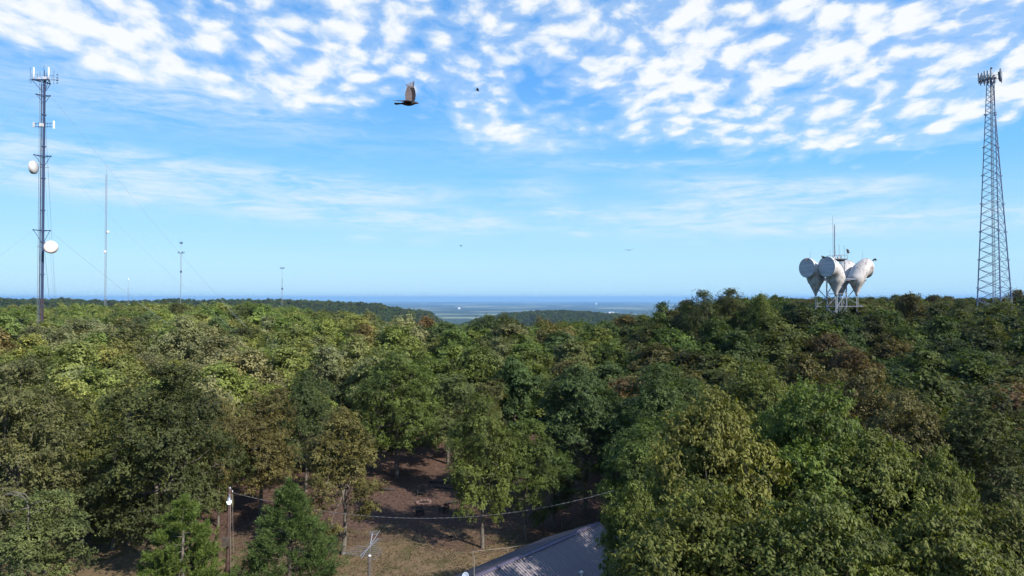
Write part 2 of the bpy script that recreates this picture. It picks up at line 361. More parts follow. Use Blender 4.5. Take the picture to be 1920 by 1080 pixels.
def broadleaf(name, seed, H, Rd, nlobe, nclump, nros, nleaf, L, droop=.45, zb=.22, csize=.55, narrow=1.0, twigs=120, gap=0.0):
    rng = np.random.default_rng(seed)
    zc = H*(1+zb)/2; hv_ = H*(1-zb)/2
    lo = unit(rng.normal(size=(nlobe, 3))); lo[:, 2] = np.linspace(-.75, 1.0, nlobe); ang = np.arange(nlobe)*2.4+rng.uniform(0, .9, nlobe)
    rr = np.sqrt(np.clip(1-lo[:, 2]**2, 0.02, 1)); lo[:, 0] = rr*np.cos(ang); lo[:, 1] = rr*np.sin(ang)
    lr = Rd*rng.uniform(.22, .46, nlobe)
    lc = lo*np.array([Rd*.72, Rd*.72, hv_*.80])*rng.uniform(.78, 1.12, (nlobe, 1)); lc[:, 2] += zc
    low = np.clip((zc-lc[:, 2])/hv_, 0, 1); upf = np.clip((lc[:, 2]-zc)/hv_, 0, 1); lc[:, :2] *= (1-.25*low-.22*upf)[:, None]
    off = rng.normal(size=2)*Rd*.14
    lc = np.vstack([lc, [[0, 0, zc], [0, 0, zc+hv_*.35], [off[0], off[1], zc+hv_*.86]]]); lr = np.append(lr, [Rd*.5, Rd*.42, Rd*.24]); nl = nlobe+3
    wts = lr**2; k = rng.choice(nl, nclump, p=wts/wts.sum())
    cdir = unit(rng.normal(size=(nclump, 3))+unit(lc[k]-np.array([0, 0, zc-hv_*.3]))*.75+np.array([0, 0, .25]))
    cc = lc[k]+cdir*(lr[k]*rng.uniform(.62, 1.12, nclump))[:, None]*np.array([1, 1, .85])
    cc += rng.normal(size=cc.shape)*Rd*.035
    # rosettes of leaves in each clump
    nr = nclump*nros; ki = np.repeat(np.arange(nclump), nros)
    rc = cc[ki]+rng.normal(size=(nr, 3))*csize*np.array([1, 1, .6])
    ax = unit(cdir[ki]*.85+np.array([0, 0, .7])+rng.normal(size=(nr, 3))*.3)
    t1 = unit(np.cross(ax, rng.normal(size=(nr, 3)))); t2 = np.cross(ax, t1)
    nn = nr*nleaf; ri = np.repeat(np.arange(nr), nleaf)
    ph = np.tile(np.arange(nleaf)*2*math.pi/nleaf, nr)+rng.normal(size=nn)*.35
    d = t1[ri]*np.cos(ph)[:, None]+t2[ri]*np.sin(ph)[:, None]+ax[ri]*rng.uniform(-.1, .5, nn)[:, None]
    d[:, 2] -= droop*rng.uniform(.5, 1.5, nn)
    d = unit(d)
    ll = L*rng.uniform(.65, 1.25, nn)
    bpos = rc[ri]+d*(ll*.12)[:, None]+rng.normal(size=(nn, 3))*L*.25
    nrm = unit(ax[ri]+rng.normal(size=(nn, 3))*.28)
    tone = .5+rng.normal(size=nl)[k][ki][ri]*.10+rng.normal(size=nclump)[ki][ri]*.18+rng.normal(size=nr)[ri]*.08+rng.normal(size=nn)*.09
    crown = leaf_mesh(name+'_crown', bpos, d, nrm, ll, ll*.27*narrow, tone, M['leaf'])
    mb = MB(); mb.sm = True
    r0 = .0125*H+.03; top = np.array([rng.normal()*.3, rng.normal()*.3, H*.8])
    fork = np.array([rng.normal()*.12, rng.normal()*.12, H*.32])
    mb.tube([(0, 0, -.6), (0, 0, .0), tuple(fork*np.array([1, 1, .5])), tuple(fork), tuple((fork+top)/2+rng.normal(size=3)*.25), tuple(top)], [r0*1.5, r0*1.25, r0, r0*.85, r0*.5, r0*.15], 7, cap=False)
    for i in range(nlobe):
        f = rng.uniform(0, .75); st = fork+(top-fork)*f*.6
        limb(mb, st, lc[i], r0*.42*(1-.4*f), r0*.13, rng, 3, 5)
    idx = rng.choice(nclump, min(twigs, nclump), replace=False)
    for i in idx: limb(mb, lc[k[i]], cc[i], r0*.12, r0*.035, rng, 2, 3)
    return crown, mb.mesh(name+'_trunk', M['bark'])
def pine(name, seed, H, Rd, ntuft, nneed, L, W):
    rng = np.random.default_rng(seed); mb = MB(); mb.sm = True
    mb.tube([(0, 0, -.5), (0, 0, H*.4), (.05, 0, H*.75), (0, .05, H*.97)], [.19, .13, .07, .02], 7, cap=False)
    cen = []; axs = []
    nb = 46
    for i in range(nb):
        f = (i+.5)/nb; z = H*(.10+.86*f); a = i*2.4+rng.normal()*.3
        rad = Rd*(1-f**1.7)*rng.uniform(.72, 1.1)+.15
        q = np.array([math.cos(a)*rad, math.sin(a)*rad, z+rad*.32]); p = np.array([0, 0, z])
        limb(mb, p, q, .05*(1-f)+.015, .01, rng, 3, 4, .05)
        k = max(4, int(ntuft/nb*(1.5-f)))
        for j in range(k):
            g_ = rng.uniform(.35, 1.04)**.7; c_ = p+(q-p)*g_+rng.normal(size=3)*rad*.16*np.array([1, 1, .55]); cen.append(c_)
            axs.append(unit(np.array([math.cos(a), math.sin(a), .95])+rng.normal(size=3)*.3))
    cen.append(np.array([0, 0, H*.97])); axs.append(np.array([0, 0, 1.]))
    cen = np.array(cen); axs = np.array(axs); n = len(cen)*nneed; ki = np.repeat(np.arange(len(cen)), nneed)
    d = unit(axs[ki]*1.0+rng.normal(size=(n, 3))*.55); b0 = cen[ki]+axs[ki]*rng.uniform(-.22, .22, n)[:, None]
    ll = L*rng.uniform(.7, 1.2, n)
    tone = .5+rng.normal(size=len(cen))[ki]*.18+rng.normal(size=n)*.15
    return leaf_mesh(name+'_crown', b0, d, rng.normal(size=(n, 3)), ll, np.full(n, W), tone, M['needle']), mb.mesh(name+'_trunk', M['bark'])
def cedar(name, seed, H, Rd, nspray, nl, L, W):
    rng = np.random.default_rng(seed); mb = MB(); mb.sm = True
    mb.tube([(0, 0, -.5), (0, 0, H*.5), (0, 0, H*.96)], [.2, .12, .02], 7, cap=False)
    cen = []; axs = []; nb = 150
    for i in range(nb):
        f = ((i+.5)/nb)**.85; z = H*(.04+.93*f); a = i*2.4+rng.normal()*.5
        rad = Rd*((1-f)**.68)*(.72+.42*rng.random())*(1 if rng.random() > .08 else 1.18)+.08
        q = np.array([math.cos(a)*rad, math.sin(a)*rad, z+rad*.22]); p = np.array([0, 0, z-rad*.1])
        limb(mb, p, q, .035*(1-f)+.012, .008, rng, 2, 4, .04)
        k = max(3, int(nspray/nb*(1.6-1.25*f)))
        for j in range(k):
            g_ = rng.uniform(.35, 1.03)**.6; c_ = p+(q-p)*g_+rng.normal(size=3)*(rad*.10+.05)*np.array([1, 1, .5]); cen.append(c_)
            axs.append(unit(np.array([math.cos(a)*.9, math.sin(a)*.9, .75])+rng.normal(size=3)*.35))
    for (lx, ly, lz, lh) in [(0, 0, H*.86, H*.16), (-.9, .1, H*.74, .9), (.8, -.3, H*.70, 1.0), (-2.2, -.6, H*.42, 1.0), (.5, -.9, H*.66, .9), (1.9, -.5, H*.48, .9)]:
        for j in range(46):
            f = j/46; cen.append(np.array([lx+rng.normal()*.22*(1-f)+.02, ly+rng.normal()*.22*(1-f), lz+lh*f])); axs.append(unit(np.array([rng.normal()*.4, rng.normal()*.4, 1.2])))
    cen = np.array(cen); axs = np.array(axs); n = len(cen)*nl; ki = np.repeat(np.arange(len(cen)), nl)
    d = unit(axs[ki]+rng.normal(size=(n, 3))*.42); b0 = cen[ki]+axs[ki]*rng.uniform(-.15, .22, n)[:, None]+rng.normal(size=(n, 3))*.07
    ll = L*rng.uniform(.6, 1.3, n)
    tone = .5+rng.normal(size=len(cen))[ki]*.2+rng.normal(size=n)*.12
    return leaf_mesh(name+'_crown', b0, d, rng.normal(size=(n, 3)), ll, np.full(n, W), tone, M['needle']), mb.mesh(name+'_trunk', M['darkbark'])
# prototypes ---------------------------------------------------------------
NEAR = [broadleaf('oak', 11, 12, 3.8, 22, 470, 11, 7, .20, .35, zb=.10, csize=.36),
        broadleaf('oak', 12, 13, 4.6, 28, 560, 11, 7, .20, .35, zb=.12, csize=.38),
        broadleaf('hickory', 13, 15, 5.0, 30, 620, 11, 9, .235, .8, zb=.22, narrow=.85, csize=.38),
        broadleaf('hickory', 14, 14, 4.4, 24, 520, 11, 9, .235, .8, zb=.2, narrow=.85, csize=.38),
        broadleaf('oak', 15, 12, 3.4, 18, 380, 11, 7, .20, .35, zb=.06, csize=.34)]
MID = [broadleaf('forest_tree', 21+i, 12, [4.3, 4.6, 3.9, 4.4, 4.1, 3.6][i], [19, 22, 15, 20, 13, 17][i], 260, 8, 6, .38, .3, zb=.18, csize=.42, twigs=50) for i in range(6)]
FAR = [broadleaf('distant_tree', 41+i, 12, 4.4, [9, 7, 11][i], 110, 4, 5, .95, .2, zb=.15, csize=.6, twigs=0) for i in range(3)]
PINE = pine('pine', 61, 9.5, 3.1, 1500, 50, .27, .017)
CEDAR = cedar('cedar', 62, 9.6, 4.3, 3000, 24, .20, .022)
# tints (leaf base colour, multiplied by the tone of each leaf)
TINT = {'olive': (.092, .112, .027), 'yellow': (.112, .128, .030), 'brown': (.104, .096, .034), 'dark': (.056, .068, .020), 'green': (.072, .106, .024),
        'bluegreen': (.056, .086, .027), 'grey': (.100, .115, .045), 'bright': (.092, .124, .026), 'rust': (.112, .078, .034)}
WORD = {'olive': 'olive green', 'yellow': 'yellowish green', 'brown': 'brownish autumn', 'dark': 'dark green', 'green': 'mid green', 'bluegreen': 'deep green',
        'grey': 'greyish green', 'bright': 'bright green', 'rust': 'rusty brown'}
def put_tree(name, proto, x, y, H0, H, scx, rot, tint, label, group=None, lean=0, cat='tree', trunk=True, z=None):
    z = tz(x, y) if z is None else z
    root = empty(name, (x, y, z), label, cat, group); root.rotation_euler = (lean, 0, rot); s = H/H0; root.scale = (scx, scx, s)
    c = link('crown', proto[0], root); c.color = (*tint, 1)
    if trunk: link('trunk', proto[1], root)
    return root
rnd = random.Random(5)
def jit(t_, a=.14):
    k = 1+rnd.uniform(-a, a); return tuple(max(.01, c*k*(1+rnd.uniform(-.06, .06))) for c in t_)
# individually placed trees: px, top py, distance, proto, proto H, proto R, crown half-width px, tint, name, label
near_list = [
 (645, 772, 59, 4, 12, 3.4, 78, 'brown', 'oak_tree', 'brownish olive oak standing alone between the cedar and the fire ring'),
 (905, 742, 60.5, 0, 12, 3.8, 68, 'olive', 'oak_tree', 'yellowish olive oak with a pale trunk right of the fire ring chairs'),
 (985, 790, 62.5, 4, 12, 3.4, 58, 'green', 'oak_tree', 'greener oak with a thin trunk directly right of the yellowish olive oak'),
 (318, 692, 55, 1, 13, 4.6, 132, 'dark', 'oak_tree', 'big dark green oak with a broad crown behind the small pine'),
 (30, 690, 52, 1, 13, 4.6, 120, 'grey', 'oak_tree', 'greyish olive oak with dead bare branches at the left picture edge'),
 (150, 738, 63, 0, 12, 3.8, 85, 'olive', 'oak_tree', 'olive oak squeezed between the greyish oak and the big dark oak'),
 (85, 925, 43, 4, 12, 3.4, 80, 'grey', 'oak_tree', 'low greyish oak under the dead bare branches in the lower left corner'),
 (490, 730, 70, 0, 12, 3.8, 70, 'brown', 'oak_tree', 'brown tinged oak behind the utility pole lamp'),
 (412, 752, 66, 4, 12, 3.4, 40, 'brown', 'oak_tree', 'narrow pinkish brown oak at the right flank of the big dark oak'),
 (575, 700, 78, 1, 13, 4.6, 62, 'bluegreen', 'oak_tree', 'deep green oak behind and left of the lone brownish oak'),
 (745, 668, 84, 1, 13, 4.6, 88, 'green', 'oak_tree', 'tall mid green oak whose dark trunk stands at the back of the clearing'),
 (840, 700, 90, 0, 12, 3.8, 64, 'grey', 'oak_tree', 'grey green oak closing the back of the clearing'),
 (905, 715, 75, 0, 12, 3.8, 62, 'brown', 'oak_tree', 'dull brown oak peeking out above the yellowish olive oak'),
 (1095, 690, 70, 3, 14, 4.4, 92, 'bluegreen', 'hickory_tree', 'deep green hickory with drooping leaf sprays left of the yellowish hickories'),
 (1040, 850, 66, 4, 12, 3.4, 50, 'bluegreen', 'oak_tree', 'small deep green oak behind the wire posts by the house roof'),
 (1335, 742, 39, 3, 14, 4.4, 130, 'yellow', 'hickory_tree', 'yellowish hickory with the gold crown top nearest to the house roof'),
 (1505, 738, 41, 2, 15, 5.0, 150, 'yolive', 'hickory_tree', 'tallest olive hickory in the middle of the near right hand group'),
 (1640, 822, 37, 3, 14, 4.4, 140, 'yolive', 'hickory_tree', 'olive hickory sloping down to the right of the tallest hickory'),
 (1198, 915, 36, 3, 14, 4.4, 85, 'yolive', 'hickory_tree', 'low leafy hickory overhanging the far end of the metal roof'),
 (1325, 930, 31, 2, 15, 5.0, 190, 'yolive', 'hickory_tree', 'broad olive hickory at the bottom edge beside the metal roof'),
 (1520, 960, 28, 2, 15, 5.0, 200, 'yolive', 'hickory_tree', 'broad olive hickory at the bottom edge under the tallest hickory'),
 (1760, 848, 36, 3, 14, 4.4, 75, 'yolive', 'hickory_tree', 'slim light olive hickory spire near the dark oaks at lower right'),
 (1730, 955, 29, 3, 14, 4.4, 170, 'yolive', 'hickory_tree', 'round olive hickory at the bottom edge right of centre group'),
 (1890, 965, 31, 2, 15, 5.0, 150, 'olive', 'hickory_tree', 'olive hickory in the lower right corner of the picture'),
 (1700, 738, 55, 1, 13, 4.6, 90, 'brown', 'oak_tree', 'brown tinged oak directly behind the slim hickory spire'),
 (1850, 740, 53, 1, 13, 4.6, 120, 'dark', 'oak_tree', 'dark green oak at the right edge behind the corner hickory'),
 (1590, 690, 62, 0, 12, 3.8, 90, 'brown', 'oak_tree', 'brownish oak behind the tallest olive hickory'),
 (1240, 690, 66, 1, 13, 4.6, 100, 'bluegreen', 'oak_tree', 'deep green oak behind the gold topped hickory'),
 (1420, 690, 66, 1, 13, 4.6, 95, 'olive', 'oak_tree', 'olive oak between the deep green oak and the brownish oak'),
 (1200, 790, 55, 0, 12, 3.8, 75, 'green', 'oak_tree', 'mid green oak tucked behind the left side of the gold topped hickory'),
 (1318, 549, 118, 1, 13, 4.6, 46, 'dark', 'oak_tree', 'dark tall oak crown breaking the skyline left of the horn antenna tower'),
 (1366, 545, 121, 1, 13, 4.6, 48, 'dark', 'oak_tree', 'tallest dark oak crown on the skyline left of the horn antenna tower'),
 (1426, 555, 116, 4, 12, 3.4, 34, 'olive', 'oak_tree', 'small pointed olive oak crown on the skyline nearest the horn antenna tower'),
 (1283, 570, 122, 0, 12, 3.8, 34, 'dark', 'oak_tree', 'lowest leftmost dark oak of the skyline group left of the horn tower'),
 (1800, 562, 140, 0, 12, 3.8, 40, 'dark', 'oak_tree', 'dark oak crown poking above the skyline left of the lattice tower'),
 (215, 880, 60, 4, 12, 3.4, 60, 'dark', 'oak_tree', 'short shaded oak left of the big dark oak'),
]
TINT['yolive'] = (.092, .118, .027)
placed = []
nt_objs = []
for (px, top, Yd, pi, H0, R0, hw, tn, nm, lab) in near_list:
    x = (px-960)/1280*Yd; ztop = CAM_Z-(top-559)/1280*Yd; z0 = tz(x, Yd); H = ztop-z0; Rn = hw/1280*Yd
    H = max(H, 6.5)
    o = put_tree(nm, NEAR[pi], x, Yd, H0*1.0, H, Rn/(R0*1.02), rnd.uniform(0, 6.28), jit(TINT[tn], .05), lab)
    placed.append((x, Yd, Rn)); nt_objs.append(o)
px, top, Yd = 345, 925, 43; x = (px-960)/1280*Yd
put_tree('pine_tree', PINE, x, Yd, 9.5, CAM_Z-(top-559)/1280*Yd, 1.02, .4, (.092, .132, .030), 'small bushy pine with bright green needles left of the utility pole'); placed.append((x, Yd, 2.5))
px, top, Yd = 545, 903, 45.5; x = (px-960)/1280*Yd
put_tree('cedar_tree', CEDAR, x, Yd, 9.7, CAM_Z-(top-559)/1280*Yd, .98, 0, (.062, .096, .028), 'conical cedar with feathery green sprays right of the utility pole'); placed.append((x, Yd, 3.4))
# forest scatter ------------------------------------------------------------
rng = np.random.default_rng(77)
def in_clearing(x, y):
    if y > 97: return False
    px = 960+x/y*1280; py = 559+22/y*1280
    if py > 858 and 600+ (py-850)*-.2 < px < 1120: return True
    if py > 925 and 395 < px < 610: return True
    if py > 985 and 150 < px < 1250: return True
    if px > 1080 and y < 58: return True
    if y < 52: return True
    return False
pts = []
sp = 7.0; yy = 46.0; row = 0
while yy < 760:
    s_ = sp*(1 if yy < 250 else 1.12); xmax = yy*.86+8; n = int(2*xmax/s_)
    for i in range(n+1):
        x = -xmax+i*s_+(row % 2)*s_/2+rng.uniform(-.33, .33)*s_; y = yy+rng.uniform(-.33, .33)*s_
        tt = x/y; E = 170+270*float(ss(-tt, .12, .42))+150*float(ss(tt, .18, .4))
        if y > E+80: continue
        if in_clearing(x, y): continue
        if any((x-a)**2+(y-b)**2 < (r_*.85+2.0)**2 for a, b, r_ in placed): continue
        # clear ground round the tower feet
        if (x+89.6)**2+(y-130)**2 < 3.5**2 or (x-59)**2+(y-125)**2 < 4.2**2 or (x-142)**2+(y-200)**2 < 9**2: continue
        pts.append((x, y))
    yy += s_*.87; row += 1
def zone_tint(x, y):  # leaf hues; the mix also paints in the sunlit left and shaded right
    px = 960+x/y*1280; u = rng.random(); rr_ = math.hypot(x, y)
    pat = math.sin(x*.06+1.3)*math.sin(y*.05+x*.02)
    if px < 760:
        far_ = rr_ > 190
        t_ = (['green', 'bright', 'olive', 'dark'] if far_ else ['grey', 'olive', 'yellow', 'green', 'brown', 'bright', 'dark', 'bluegreen'])
        w_ = ([.34, .22, .26, .18] if far_ else [.28, .27, .12, .13, .08, .06, .03, .03])
    elif px < 1180:
        t_ = ['bluegreen', 'olive', 'green', 'grey', 'brown', 'dark', 'rust', 'bright']; w_ = [.22, .27, .22, .1, .08, .06, .02, .03]
    else:
        t_ = ['brown', 'olive', 'dark', 'rust', 'green', 'bluegreen', 'bright']; w_ = [.20, .28, .22, .04, .16, .08, .02]
    return t_[int(rng.choice(len(t_), p=w_))]
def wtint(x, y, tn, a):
    # sunlight on the left wood and shade on the right are put into the tint
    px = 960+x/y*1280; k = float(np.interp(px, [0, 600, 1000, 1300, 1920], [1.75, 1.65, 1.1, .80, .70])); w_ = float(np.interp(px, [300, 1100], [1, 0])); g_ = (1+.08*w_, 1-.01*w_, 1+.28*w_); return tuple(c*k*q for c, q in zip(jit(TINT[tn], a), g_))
trees = []
for x, y in pts:
    tn = zone_tint(x, y); z = tz(x, y)
    H = 12.2*rng.uniform(.80, 1.10)*(1.12 if rng.random() < .12 else 1)
    if math.hypot(x-38, y-122) < 22 : H *= 1.06
    px = 960+x/y*1280
    if y < 330 and 1480 < px < 1660 and y > 95: H = 12.4+rng.uniform(-.5, .6)
    if px > 1790 and 150 < y < 196: H *= .62
    k = (Vector((1, 1, 1)).length and 1.0)
    trees.append([x, y, z, H, tn, int(rng.integers(6)), rng.uniform(.88, 1.28), rng.uniform(0, 6.28)])
# how much of each tree the camera sees: front to back over a coarse picture
trees.sort(key=lambda a: a[1])
GW, GH = 384, 216; occ = np.zeros((GH, GW), bool); yyg, xxg = np.mgrid[0:GH, 0:GW]
vis = []
for tr in trees:
    x, y, z, H = tr[:4]; cx = (960+x/y*1280)/5; top = (559+(CAM_Z-z-H)/y*1280)/5; bot = (559+(CAM_Z-z-H*.25)/y*1280)/5; hw = 4.2/y*1280/5*tr[6]
    a0, a1 = max(0, int(cx-hw)), min(GW, int(cx+hw)+2); b0, b1 = max(0, int(top)), min(GH, int(bot)+2)
    if a0 >= a1 or b0 >= b1: vis.append(0); continue
    sub = occ[b0:b1, a0:a1]; e = (((xxg[b0:b1, a0:a1]+.5-cx)/max(hw, .5))**2+((yyg[b0:b1, a0:a1]+.5-(top+bot)/2)/max((bot-top)/2, .5))**2) <= 1
    vis.append(int((e & ~sub).sum())); sub |= e
order = sorted(range(len(trees)), key=lambda i: -vis[i])
N_IND = 266
ind = set(order[:N_IND])
def zone_name(x, y):
    px = 960+x/y*1280
    side = ('left of the tall mast' if px < 78 else 'left of the big dark oak' if px < 330 else 'behind the brown oaks' if px < 620 else 'behind the fire ring clearing' if px < 1000 else
            'behind the deep green hickory' if px < 1240 else 'below the horn antennas' if px < 1640 else 'below the lattice tower')
    dep = 'nearest' if y < 90 else 'near' if y < 120 else 'middle' if y < 165 else 'far'
    return side, dep
ORD = ['leftmost', 'second from left', 'third from left', 'fourth from left', 'fifth from left', 'sixth from left', 'seventh from left', 'eighth from left', 'ninth from left', 'tenth from left', 'eleventh from left', 'twelfth from left']
NUMW = ['', 'one', 'two', 'three', 'four', 'five', 'six', 'seven', 'eight', 'nine', 'ten', 'eleven', 'twelve']
fam = {}
for i in ind: fam.setdefault((trees[i][4],)+zone_name(*trees[i][:2]), []).append(i)
for (tn, side, dep), mem in sorted(fam.items()):
    mem.sort(key=lambda i: trees[i][0]/trees[i][1]); nm_ = len(mem)
    for k, i in enumerate(mem):
        x, y, z, H, _, pi, sx_, rot = trees[i]
        if nm_ == 1: lab = 'only %s tree in the %s canopy %s' % (WORD[tn], dep, side)
        else: lab = '%s of %s %s trees, %s canopy, %s' % (ORD[min(k, 11)].replace(' from left', ''), NUMW[min(nm_, 12)], WORD[tn], dep, side)
        if nm_ > 2 and 0 < k == nm_-1: lab = lab.replace(ORD[min(k, 11)].replace(' from left', ''), 'rightmost', 1)
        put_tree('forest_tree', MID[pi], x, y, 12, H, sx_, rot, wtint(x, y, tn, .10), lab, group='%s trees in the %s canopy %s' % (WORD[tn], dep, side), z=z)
# the rest of the woods: one mass ------------------------------------------
def stuff_points(name, P, protos, rot, scl, idx, tint):
    me = bpy.data.meshes.new(name); me.vertices.add(len(P)); me.vertices.foreach_set('co', np.asarray(P, np.float32).ravel())
    def at(n_, ty, vals, f='value'):
        a_ = me.attributes.new(n_, ty, 'POINT'); a_.data.foreach_set(f, np.asarray(vals).ravel())
    at('spin', 'FLOAT', np.asarray(rot, np.float32)); at('size', 'FLOAT_VECTOR', np.asarray(scl, np.float32), 'vector')
    at('pick', 'INT', np.asarray(idx, np.int32)); tc_ = np.concatenate([np.asarray(tint, np.float32), np.ones((len(P), 1), np.float32)], 1)
    at('tint', 'FLOAT_COLOR', tc_, 'color'); at('tinted', 'FLOAT', np.ones(len(P), np.float32)); me.update()
    col = bpy.data.collections.new(name+'_kinds')
    for j, (cm, _) in enumerate(protos): col.objects.link(bpy.data.objects.new('%s_kind_%02d' % (name, j), cm))
    o = link(name, me); g_ = bpy.data.node_groups.new(name, 'GeometryNodeTree')
    g_.interface.new_socket('Geometry', in_out='INPUT', socket_type='NodeSocketGeometry'); g_.interface.new_socket('Geometry', in_out='OUTPUT', socket_type='NodeSocketGeometry')
    n = g_.nodes; gi = n.new('NodeGroupInput'); go = n.new('NodeGroupOutput'); ip = n.new('GeometryNodeInstanceOnPoints'); ci = n.new('GeometryNodeCollectionInfo')
    ci.inputs['Collection'].default_value = col; ci.inputs['Separate Children'].default_value = True; ci.inputs['Reset Children'].default_value = True
    ip.inputs['Pick Instance'].default_value = True
    def na_(nm_, ty):
        q = n.new('GeometryNodeInputNamedAttribute'); q.data_type = ty; q.inputs[0].default_value = nm_; return q.outputs[0]
    L = g_.links.new
    cx = n.new('ShaderNodeCombineXYZ'); L(na_('spin', 'FLOAT'), cx.inputs[2]); er = n.new('FunctionNodeEulerToRotation'); L(cx.outputs[0], er.inputs[0])
    L(gi.outputs[0], ip.inputs['Points']); L(ci.outputs[0], ip.inputs['Instance']); L(na_('pick', 'INT'), ip.inputs['Instance Index'])
    L(er.outputs[0], ip.inputs['Rotation']); L(na_('size', 'FLOAT_VECTOR'), ip.inputs['Scale']); L(ip.outputs[0], go.inputs[0])
    md = o.modifiers.new('scatter', 'NODES'); md.node_group = g_
    return o
rest = [trees[i] for i in range(len(trees)) if i not in ind]
Pp = []; Rt = []; Sc = []; Ix = []; Tn = []
for x, y, z, H, tn, pi, sx_, rot in rest:
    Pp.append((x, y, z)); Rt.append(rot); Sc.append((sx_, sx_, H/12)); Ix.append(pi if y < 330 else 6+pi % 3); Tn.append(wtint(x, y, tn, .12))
# wooded hills farther out: keep only crowns the plateau can see
def hill_points():
    rg = np.random.default_rng(9); tb = np.linspace(-.86, .86, 700); rs_ = np.geomspace(150, 4200, 300)
    TB, RS = np.meshgrid(tb, rs_); Yb = RS; Xb = TB*RS; hh = terrain(Xb, Yb); ang_ = (hh+9-CAM_Z)/RS
    cum = np.maximum.accumulate(ang_, 0)
    out_ = []
    n = 260000; r_ = np.sqrt(rg.uniform(230**2, 3900**2, n)); t_ = rg.uniform(-.84, .84, n); y = r_; x = t_*r_
    E = 170+270*ss(-t_, .12, .42)+150*ss(t_, .18, .4); ok = y > E+80
    h = terrain(x, y); a_ = (h+15-CAM_Z)/y
    ii = np.clip(np.searchsorted(rs_, y)-1, 0, 299); jj = np.clip(((t_+.86)/1.72*699).astype(int), 0, 699)
    ok &= a_ >= cum[ii, jj]-.0006
    keepn = rg.random(n) < np.clip(900/y, .35, 1)*1.0
    ok &= keepn | (h > -150)
    return x[ok], y[ok], h[ok]
hx, hy, hh = hill_points()
rg = np.random.default_rng(10)
for x, y, h in zip(hx, hy, hh):
    s_ = rg.uniform(.9, 1.5); Pp.append((x, y, h-1)); Rt.append(rg.uniform(0, 6.28)); Sc.append((s_*1.15, s_*1.15, s_*rg.uniform(.8, 1.15))); Ix.append(6+int(rg.integers(3)))
    Tn.append(jit(TINT[('dark', 'green', 'dark', 'olive', 'bluegreen')[int(rg.integers(5))]], .2))
print('individual', len(ind), 'mass', len(rest), 'hills', len(hx))
tag(stuff_points('woods', Pp, MID+FAR, Rt, Sc, Ix, Tn), kind='stuff')
# leaf litter and tufts on the clearing floor -------------------------------
rg = np.random.default_rng(3); n = 26000
y = rg.uniform(48, 98, n); x = rg.uniform(-.45, .2, n)*y; zz = terrain(x, y)+.02
d = unit(np.stack([rg.normal(size=n), rg.normal(size=n), rg.uniform(0, .5, n)], 1)); nr_ = unit(np.stack([rg.normal(size=n)*.5, rg.normal(size=n)*.5, np.ones(n)], 1))
lm = leaf_mesh('fallen_leaves', np.stack([x, y, zz], 1), d, nr_, rg.uniform(.07, .2, n), rg.uniform(.03, .07, n), rg.random(n), M['leaf'])
o = link('fallen_leaves', lm); o.color = (.09, .055, .038, 1); tag(o, kind='stuff')
n = 22000; y = rg.uniform(50, 66, n); x = rg.uniform(-.42, .14, n)*y; k = (np.sin(x*.7)*np.sin(y*.9+x*.3)+rg.normal(size=n)*.5) > .1; x, y = x[k], y[k]; n = len(x)
d = unit(np.stack([rg.normal(size=n)*.4, rg.normal(size=n)*.4, np.ones(n)], 1))
lm = leaf_mesh('dry_grass', np.stack([x, y, terrain(x, y)], 1), d, rg.normal(size=(n, 3)), rg.uniform(.06, .16, n), rg.uniform(.012, .03, n), rg.random(n), M['leaf'])
o = link('dry_grass', lm); o.color = (.085, .078, .034, 1); tag(o, kind='stuff')
# ------------------------------------------------------------------ pixel-to-place helper (places things at their real distance)
def at(px, py, Yd): return Vector(((px-960)/1280*Yd, Yd, CAM_Z+(559-py)/1280*Yd))
def gnd(px, py, z=0.0):
    Yd = (CAM_Z-z)/((py-559)/1280); return Vector(((px-960)/1280*Yd, Yd, z))
def drum(root, c, n, rad, depth, shell, face, mount=None, nm='dish_antenna'):
    """round radome drum: deep shroud, slightly domed face, rear bowl, mount strut"""
    n = Vector(n).normalized(); u = n.cross(Vector((0, 0, 1))).normalized(); v = n.cross(u)
    def ring(o_, r_): return [Vector(c)-root.location+n*o_+(u*math.cos(a*math.pi/14)+v*math.sin(a*math.pi/14))*r_ for a in range(28)]
    b = MB(); b.sm = True; b.loft([ring(-depth-.45, .12), ring(-depth-.38, rad*.45), ring(-depth-.15, rad*.85), ring(-depth, rad), ring(0, rad), ring(.02, rad*.985)], cap=True)
    d = b.build(nm, shell, root)
    b = MB(); b.sm = True; b.loft([ring(.03, rad*.97), ring(.10, rad*.8), ring(.15, rad*.45), ring(.17, .05)], cap=True); b.build('face', face, d)
    return d
# ------------------------------------------------------------------ tall guyed mast at the left
bx, by = -89.6, 130.0; bz = tz(bx, by)
mast = empty('antenna_mast', (bx, by, bz), 'tall guyed antenna mast with two round drum dishes at the far left', 'antenna mast')
def mz(py): return CAM_Z+(559-py)/1280*by
top = mz(150)
for (p, q, r_, mt) in [(bz, mz(560), .33, 'rust'), (mz(560), mz(300), .31, 'bluesteel'), (mz(300), top, .29, 'bluesteel')]: bar('column', mast, (bx+.15, by, p), (bx+.15, by, q), r_*.78, M[mt], 10)
lad = MB()
for sx in (-.62, -.32): lad.box((sx, -.2, (top-bz)/2), (.05, .05, top-bz))
z = .5
while z < top-bz: lad.box((-.47, -.2, z), (.30, .035, .035)); z += .42
z = 1.0
while z < top-bz: lad.box((-.25, -.1, z), (.5, .04, .05)); z += 3.0
lad.build('ladder', M['steel'], mast)
z = 4.0; k = 0
while z < top-bz-2:
    o = MB(); o.tube([(.15, 0, z), (.15, 0, z+.16)], .40, 10); o.build('flange', M['bluesteel'], mast); z += 6.1
cab = MB()
for sx in (-.15, -.05, .5): cab.tube([(sx, -.32, .5), (sx, -.32, top-bz-.6)], .035, 5)
cab.build('feed_cable', M['darkbox'], mast)
